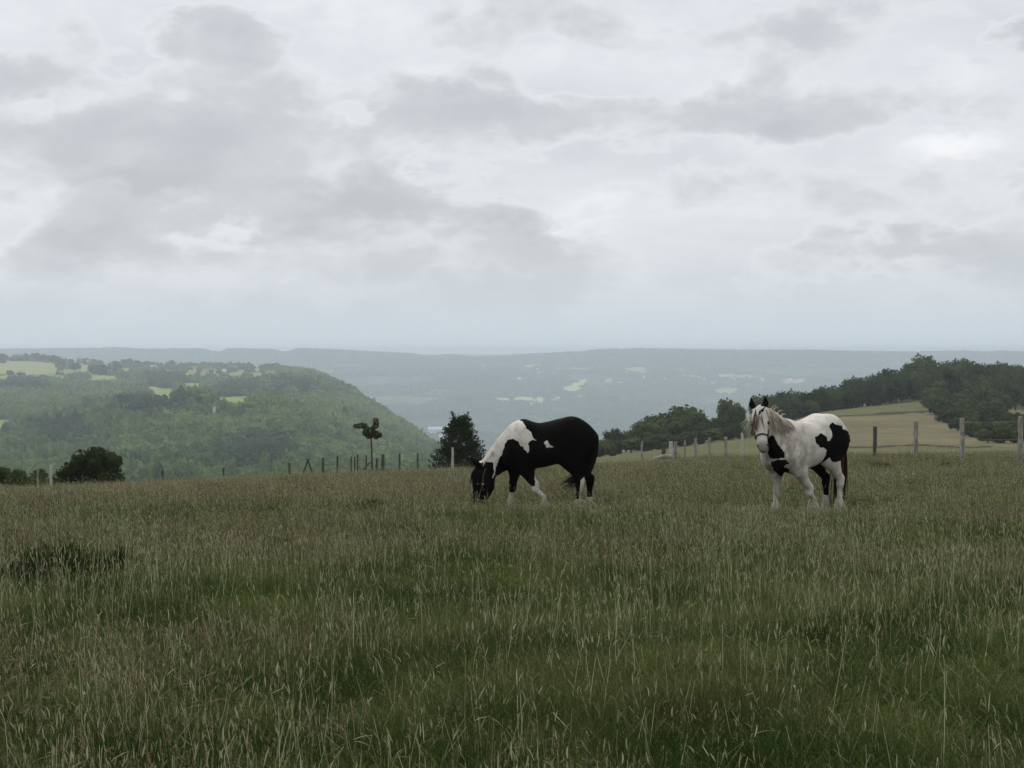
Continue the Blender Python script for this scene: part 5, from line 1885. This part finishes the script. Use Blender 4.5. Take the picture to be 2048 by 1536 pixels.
    for i in range(760):
        t = q.random() * 4.99
        k = int(t); f = t - k
        c = [cr[k][j] * (1 - f) + cr[k + 1][j] * f for j in range(3)]
        s = 1 if q.random() < .55 else -1
        ln = q.uniform(.18, .46) * (0.65 + .35 * t / 5)
        wd = .115 + .05 * (1 - t / 5)
        wv = q.uniform(-.05, .05)
        if s > 0:
            if t > 3.85: continue
            locks.append(curve((c[0], c[1] + q.uniform(-.015, .015), c[2] - .03), (c[0] + wv * .3, c[1] + .05, c[2] + .008), (c[0] + .0 + wv, c[1] + wd, c[2] - ln * .4), (c[0] - .02 + wv * 2, c[1] + wd + q.uniform(0, .08), c[2] - ln), 7))
        else:
            # far side, hanging long and lifted away by the wind
            lift = q.uniform(-.02, .07) if t > 2.5 else 0.0
            if t > 4 and q.random() < .3: lift += .12; ln *= 1.25
            locks.append(curve((c[0], c[1] + q.uniform(-.015, .015), c[2] - .03), (c[0], c[1] - .05, c[2] + .01), (c[0] + .01 + wv, c[1] - wd, c[2] - ln * .45), (c[0] + .02 + lift * .6 + wv * 2, c[1] - wd - .02 - lift, c[2] - ln * 1.15), 7))
    for i in range(5):     # tufts standing up along the crest
        t = q.uniform(0.6, 3.2); k = int(t); f = t - k
        c = [cr[k][j] * (1 - f) + cr[k + 1][j] * f for j in range(3)]
        locks.append(curve((c[0], c[1], c[2] - .02), (c[0] - .02, c[1], c[2] + .05), (c[0] - .05, c[1] + .02, c[2] + .07), (c[0] - .10, c[1] + .04, c[2] + .02 + q.uniform(0, .04)), 5))
    strands('mane', locks, M_MANE_W, e, 13, .0095)
    locks = []
    for i in range(130):
        l0 = q.uniform(-.045, .045)
        s = -1 if q.random() < .85 else .6      # swept to its right
        sp = q.uniform(.3, 1.0)
        locks.append(curve(h(-.07, -.06, l0), h(-.04, .075, l0), h(.09, .085, l0 * .8 - .05 * sp), h(.16 + .20 * q.random(), .05 - .09 * sp, l0 * .5 + s * (.05 + .075 * sp)), 7))
    strands('forelock', locks, M_FORE, e, 15, .009)
    locks = []
    for i in range(220):
        a, b_ = q.gauss(0, .022), q.gauss(0, .022)
        ln = q.uniform(.75, 1.15)
        locks.append(curve((-.675, b_ * .6, 1.26 + a * .6), (-.77 + a, b_ * 1.3, 1.20), (-.71 + a * 1.6, .02 + b_ * 2.2, .75), (-.67 + a * 2.0, .03 + b_ * 2.2, 1.22 - ln), 8))
    strands('tail', locks, M_TAIL_B, e, 16, .014)
    locks = []
    for (fx, fy, big) in ((.06, .175, 1.25), (.525, -.165, 1.0), (-.515, .165, 1.0), (-.585, -.14, .9)):
        for i in range(34):
            an = q.uniform(0, 6.28)
            c, s = math.cos(an), math.sin(an)
            z0 = q.uniform(.14, .30)
            off = (z0 - .19) * .45 if fx == .06 else 0
            locks.append(curve((fx + off + c * .04, fy + s * .035, z0), (fx + off + c * .065, fy + s * .06, z0 - .02), (fx + off * .5 + (c * .10 - .02) * big, fy + s * .085 * big, z0 * .6), (fx + (c * .125 - .02) * big, fy + s * .11 * big, max(.02, z0 - .26)), 5))
    strands('feather', locks, M_MANE_W, e, 17, .009)
    he = obj('halter', None, e)
    ring_strap([h(.40, .022, 0), h(.402, .008, .045), h(.41, -.035, .083), h(.42, -.10, .085), h(.43, -.175, .06), h(.43, -.20, 0), h(.43, -.175, -.06), h(.42, -.10, -.085), h(.41, -.035, -.083), h(.402, .008, -.045)], .013, 0, M_LEATHER, 'noseband', he)
    for s in (-1, 1):
        mb = MB(); mb.tube([h(.42, -.09, s * .092), h(.33, -.12, s * .108), h(.22, -.17, s * .125), h(.10, -.17, s * .125), h(.0, -.16, s * .11), h(-.06, -.16, 0)], [.012] * 6, 6)
        obj('cheek_strap', mb.mesh('cheek_strap', M_LEATHER), he)
        mb = bmesh.new(); bmesh.ops.create_uvsphere(mb, u_segments=8, v_segments=6, radius=.024)
        me = bpy.data.meshes.new('buckle'); mb.to_mesh(me); mb.free(); me.materials.append(M_LEATHER)
        obj('buckle', me, he, h(.42, -.10, s * .094))
    return e


H1 = grazing_horse()
H2 = standing_horse()
# ------------------------------------------------------------------ meadow grass
def mat_grass():
    m, b, out = new_mat('meadow_grass')
    p = geo_pos(b)
    r = obj_rand(b)
    k = attr(b, 'kind')         # 0 leaf, 0.5 brownish panicle, 1 straw
    patch = b.noise(p, 0.23, 4, 0.6)
    patch2 = b.noise(b.vm('ADD', p, (40, 13, 0)), 0.8, 3, 0.6)
    g = b.ramp(b.m('ADD', b.m('MULTIPLY', b.smooth(patch2, 0.34, 0.66), 0.62), b.m('MULTIPLY', r, 0.38)), [(0.15, (0.026, 0.047, 0.012)), (0.5, (0.054, 0.078, 0.022)), (0.85, (0.096, 0.116, 0.038))])
    g = b.mix(b.m('MULTIPLY', b.smooth(patch, 0.48, 0.72), 0.5), g, (0.082, 0.070, 0.032))
    g = b.mix(b.smooth(k, 0.0, 0.28), g, b.vm('MULTIPLY', g, (2.1, 1.9, 2.0)))
    head = b.mix(r, (0.125, 0.098, 0.06), (0.235, 0.19, 0.12))
    straw = b.mix(r, (0.22, 0.24, 0.115), (0.50, 0.49, 0.30))
    c = b.mix(b.smooth(k, 0.3, 0.48), g, head)
    c = b.mix(b.smooth(k, 0.6, 0.9), c, straw)
    finish(b, out, c, 1.0, 0.25, spec=0.0)
    return m


M_GRASS = mat_grass()


def clump(seed, blades, stalks, rad, hb, hs, kind_head, lean=0.03):
    """tuft of fine bent leaves with thin flowering stalks standing over them"""
    q = random.Random(seed)
    V, Fc, K = [], [], []
    def ribbon(pts, wid, side, k):
        o = len(V)
        for (p, w) in zip(pts, wid):
            V.append((p[0] - side[0] * w, p[1] - side[1] * w, p[2])); V.append((p[0] + side[0] * w, p[1] + side[1] * w, p[2]))
            K.extend([k, k])
        for i in range(len(pts) - 1):
            Fc.append((o + 2 * i, o + 2 * i + 1, o + 2 * i + 3, o + 2 * i + 2))
    for i in range(blades):
        a = q.uniform(0, 6.28); rr_ = math.sqrt(q.random()) * rad
        x, y = math.cos(a) * rr_, math.sin(a) * rr_
        h = hb * q.uniform(.35, 1.15)
        an = q.uniform(0, 6.28)
        bend = (q.uniform(.5, 1.25) if q.random() < .55 else q.uniform(.05, .4)) * h
        dx, dy = math.cos(an) * bend - lean * h, math.sin(an) * bend
        kx, ky = q.gauss(0, .07) * h, q.gauss(0, .07) * h
        sd = q.uniform(0, 6.28)
        side = (math.cos(sd), math.sin(sd), 0)
        w = q.uniform(.0007, .0015)
        droop = q.uniform(.45, .95)
        k = q.random() ** 1.6 * .28 if q.random() < .96 else 1.0
        ribbon([(x, y, -.03), (x + dx * .18 + kx, y + dy * .18 + ky, h * .5), (x + dx * .6, y + dy * .6, h * .86), (x + dx * 1.1, y + dy * 1.1, h * droop)], [w, w, w * .8, w * .1], side, k)
    for i in range(stalks):
        a = q.uniform(0, 6.28); rr_ = math.sqrt(q.random()) * rad
        x, y = math.cos(a) * rr_, math.sin(a) * rr_
        h = hs * q.uniform(.6, 1.2)
        lx = -lean * h * q.uniform(0, 5) + q.gauss(0, .10) * h; ly = q.gauss(0, .10) * h
        if q.random() < .12:
            lx += q.choice((-1, 1)) * q.uniform(.25, .6) * h
        sd = q.uniform(-.6, .6)
        side = (math.cos(sd), math.sin(sd), 0)
        sag = abs(lx) * .35
        P = lambda t: (x + lx * t * t, y + ly * t * t, h * t * (1 - .06 * t * t) - sag * t ** 3)
        kk = kind_head if q.random() < .72 else (1.0 if kind_head < .8 else .5)
        ribbon([P(0), P(.45), P(.8)], [.0013, .0013, .0010], side, 1.0 if kk > .8 else 0.0)
        if kk > .8:
            L_ = q.uniform(.045, .085) / h
            t0 = max(.5, 1 - L_ * .6)
            wv = q.uniform(.0017, .0034)
            nod = q.gauss(0, .25) * L_ * h
            for s2 in (side, (-side[1], side[0], 0)):
                pts = []
                for j in range(4):
                    t = t0 + L_ * j / 3
                    p = P(t)
                    pts.append((p[0] + nod * (j / 3) ** 2, p[1], p[2] - abs(nod) * .5 * (j / 3) ** 2))
                ribbon(pts, [.0008, wv, wv * .9, .0006], s2, kk)
        else:
            for j in range(10):
                t = 1 - .24 * (j / 10)
                p = P(t)
                an = q.uniform(0, 6.28); L_ = q.uniform(.005, .018) * (0.5 + j / 10)
                e_ = (p[0] + math.cos(an) * L_, p[1] + math.sin(an) * L_, p[2] + q.uniform(.002, .018))
                sw = (-math.sin(an), math.cos(an), 0)
                ribbon([p, ((p[0] + e_[0]) / 2, (p[1] + e_[1]) / 2, (p[2] + e_[2]) / 2 + .004), e_], [.0007, .0021, .0006], sw, kk)
    return mesh_from('grass_tuft', np.array(V), np.array(Fc), M_GRASS, False, {'kind': K})


TUFTS = []
for i in range(4): TUFTS.append(clump(400 + i, 125, 0, .17, .25, .40, 1.0))        # leafy
for i in range(4): TUFTS.append(clump(410 + i, 110, 10, .17, .23, .37, .5))         # brown panicles
for i in range(4): TUFTS.append(clump(420 + i, 110, 3, .17, .23, .46, 1.0))        # pale spikes
for i in range(2): TUFTS.append(clump(430 + i, 16, 2, .22, .26, .60, 1.0, .10))    # tall leaning stalks
for i in range(4): TUFTS.append(clump(440 + i, 110, 2, .17, .25, .40, 1.0))        # the same kinds as they stand farther off
for i in range(4): TUFTS.append(clump(450 + i, 90, 14, .17, .23, .37, .5))
for i in range(4): TUFTS.append(clump(460 + i, 90, 6, .17, .23, .44, 1.0))
for i in range(2): TUFTS.append(clump(470 + i, 16, 6, .22, .26, .56, 1.0, .10))


def build_grass():
    r = np.random.default_rng(77)
    Ps = []
    bands = [(3.8, 8, 100, .9), (8, 14, 72, .92), (14, 24, 46, 1.0), (24, 40, 26, 1.25), (40, 62, 15, 1.5), (62, 96, 8, 1.8)]
    for d0, d1, dens, sz in bands:
        w = 0.37 * d1 + 6.5
        n = int(dens * (d1 - d0) * 2 * w)
        y = r.uniform(d0, d1, n); x = r.uniform(-w, w, n)
        k = np.abs(x) < 0.37 * y + 6.5
        Ps.append(np.stack([x[k], y[k], np.full(k.sum(), sz)], 1))
    for (a_, b_) in POSTS:
        Ps.append(np.stack([a_ + r.normal(0, .35, 9), b_ + r.normal(0, .25, 9), np.full(9, 1.4)], 1))
    n_post = 9 * len(POSTS)
    P = np.concatenate(Ps)
    x, y, sz = P.T
    z = meadow.z(x, y)
    a = fbm2(x / 2.6 + 9, y / 3.2 + 4, 31, 4)
    c = fbm2(x / 1.3 + 3, y / 1.7 + 14, 32, 3)
    u = r.random(len(x))
    pb = np.clip((a - .43) * 4.0, .06, .7)
    pp = np.clip((c - .40) * 2.8, .10, .55)
    # far grass shows its seed heads more than its leaves
    pb = np.clip(pb + np.clip((y - 14) / 60, 0, .22), 0, .75)
    idx = np.where(u < pb, r.integers(4, 8, len(x)), np.where(u < pb + (1 - pb) * pp, r.integers(8, 12, len(x)), r.integers(0, 4, len(x))))
    tall = r.random(len(x)) < 0.05
    idx[tall] = r.integers(12, 14, tall.sum())
    idx = idx + np.where(r.random(len(x)) < np.clip((y - 9) / 14, 0, 1), 14, 0)
    hgt = (0.72 + 0.62 * fbm2(x / 1.9 + 60, y / 1.9 + 20, 33, 3)) * r.uniform(.8, 1.2, len(x))
    hgt *= np.interp(y, [3, 8, 14, 22, 40, 90], [1.0, .98, .95, .86, .82, .80])
    # grazed shorter round the horses
    for hx_, hy_ in ((0.4, 22.3), (4.3, 21.3)):
        near = np.exp(-(((x - hx_) / 1.6) ** 2 + ((y - hy_) / 1.3) ** 2))
        hgt *= 1 - 0.52 * near
    hgt[-n_post:] *= r.uniform(1.2, 2.0, n_post)
    scl = np.stack([sz, sz, hgt], 1)
    rot = r.normal(0, 1.2, len(x))
    tilt = np.stack([r.normal(0, .07, len(x)), r.normal(-.01, .09, len(x))], 1)
    o = gn_scatter('grass', np.stack([x, y, z], 1), rot, scl, idx, TUFTS, tilt)
    tag(o, 'long uncut meadow grass with brown and straw coloured seed heads', None, None, 'stuff')
    pass


build_grass()
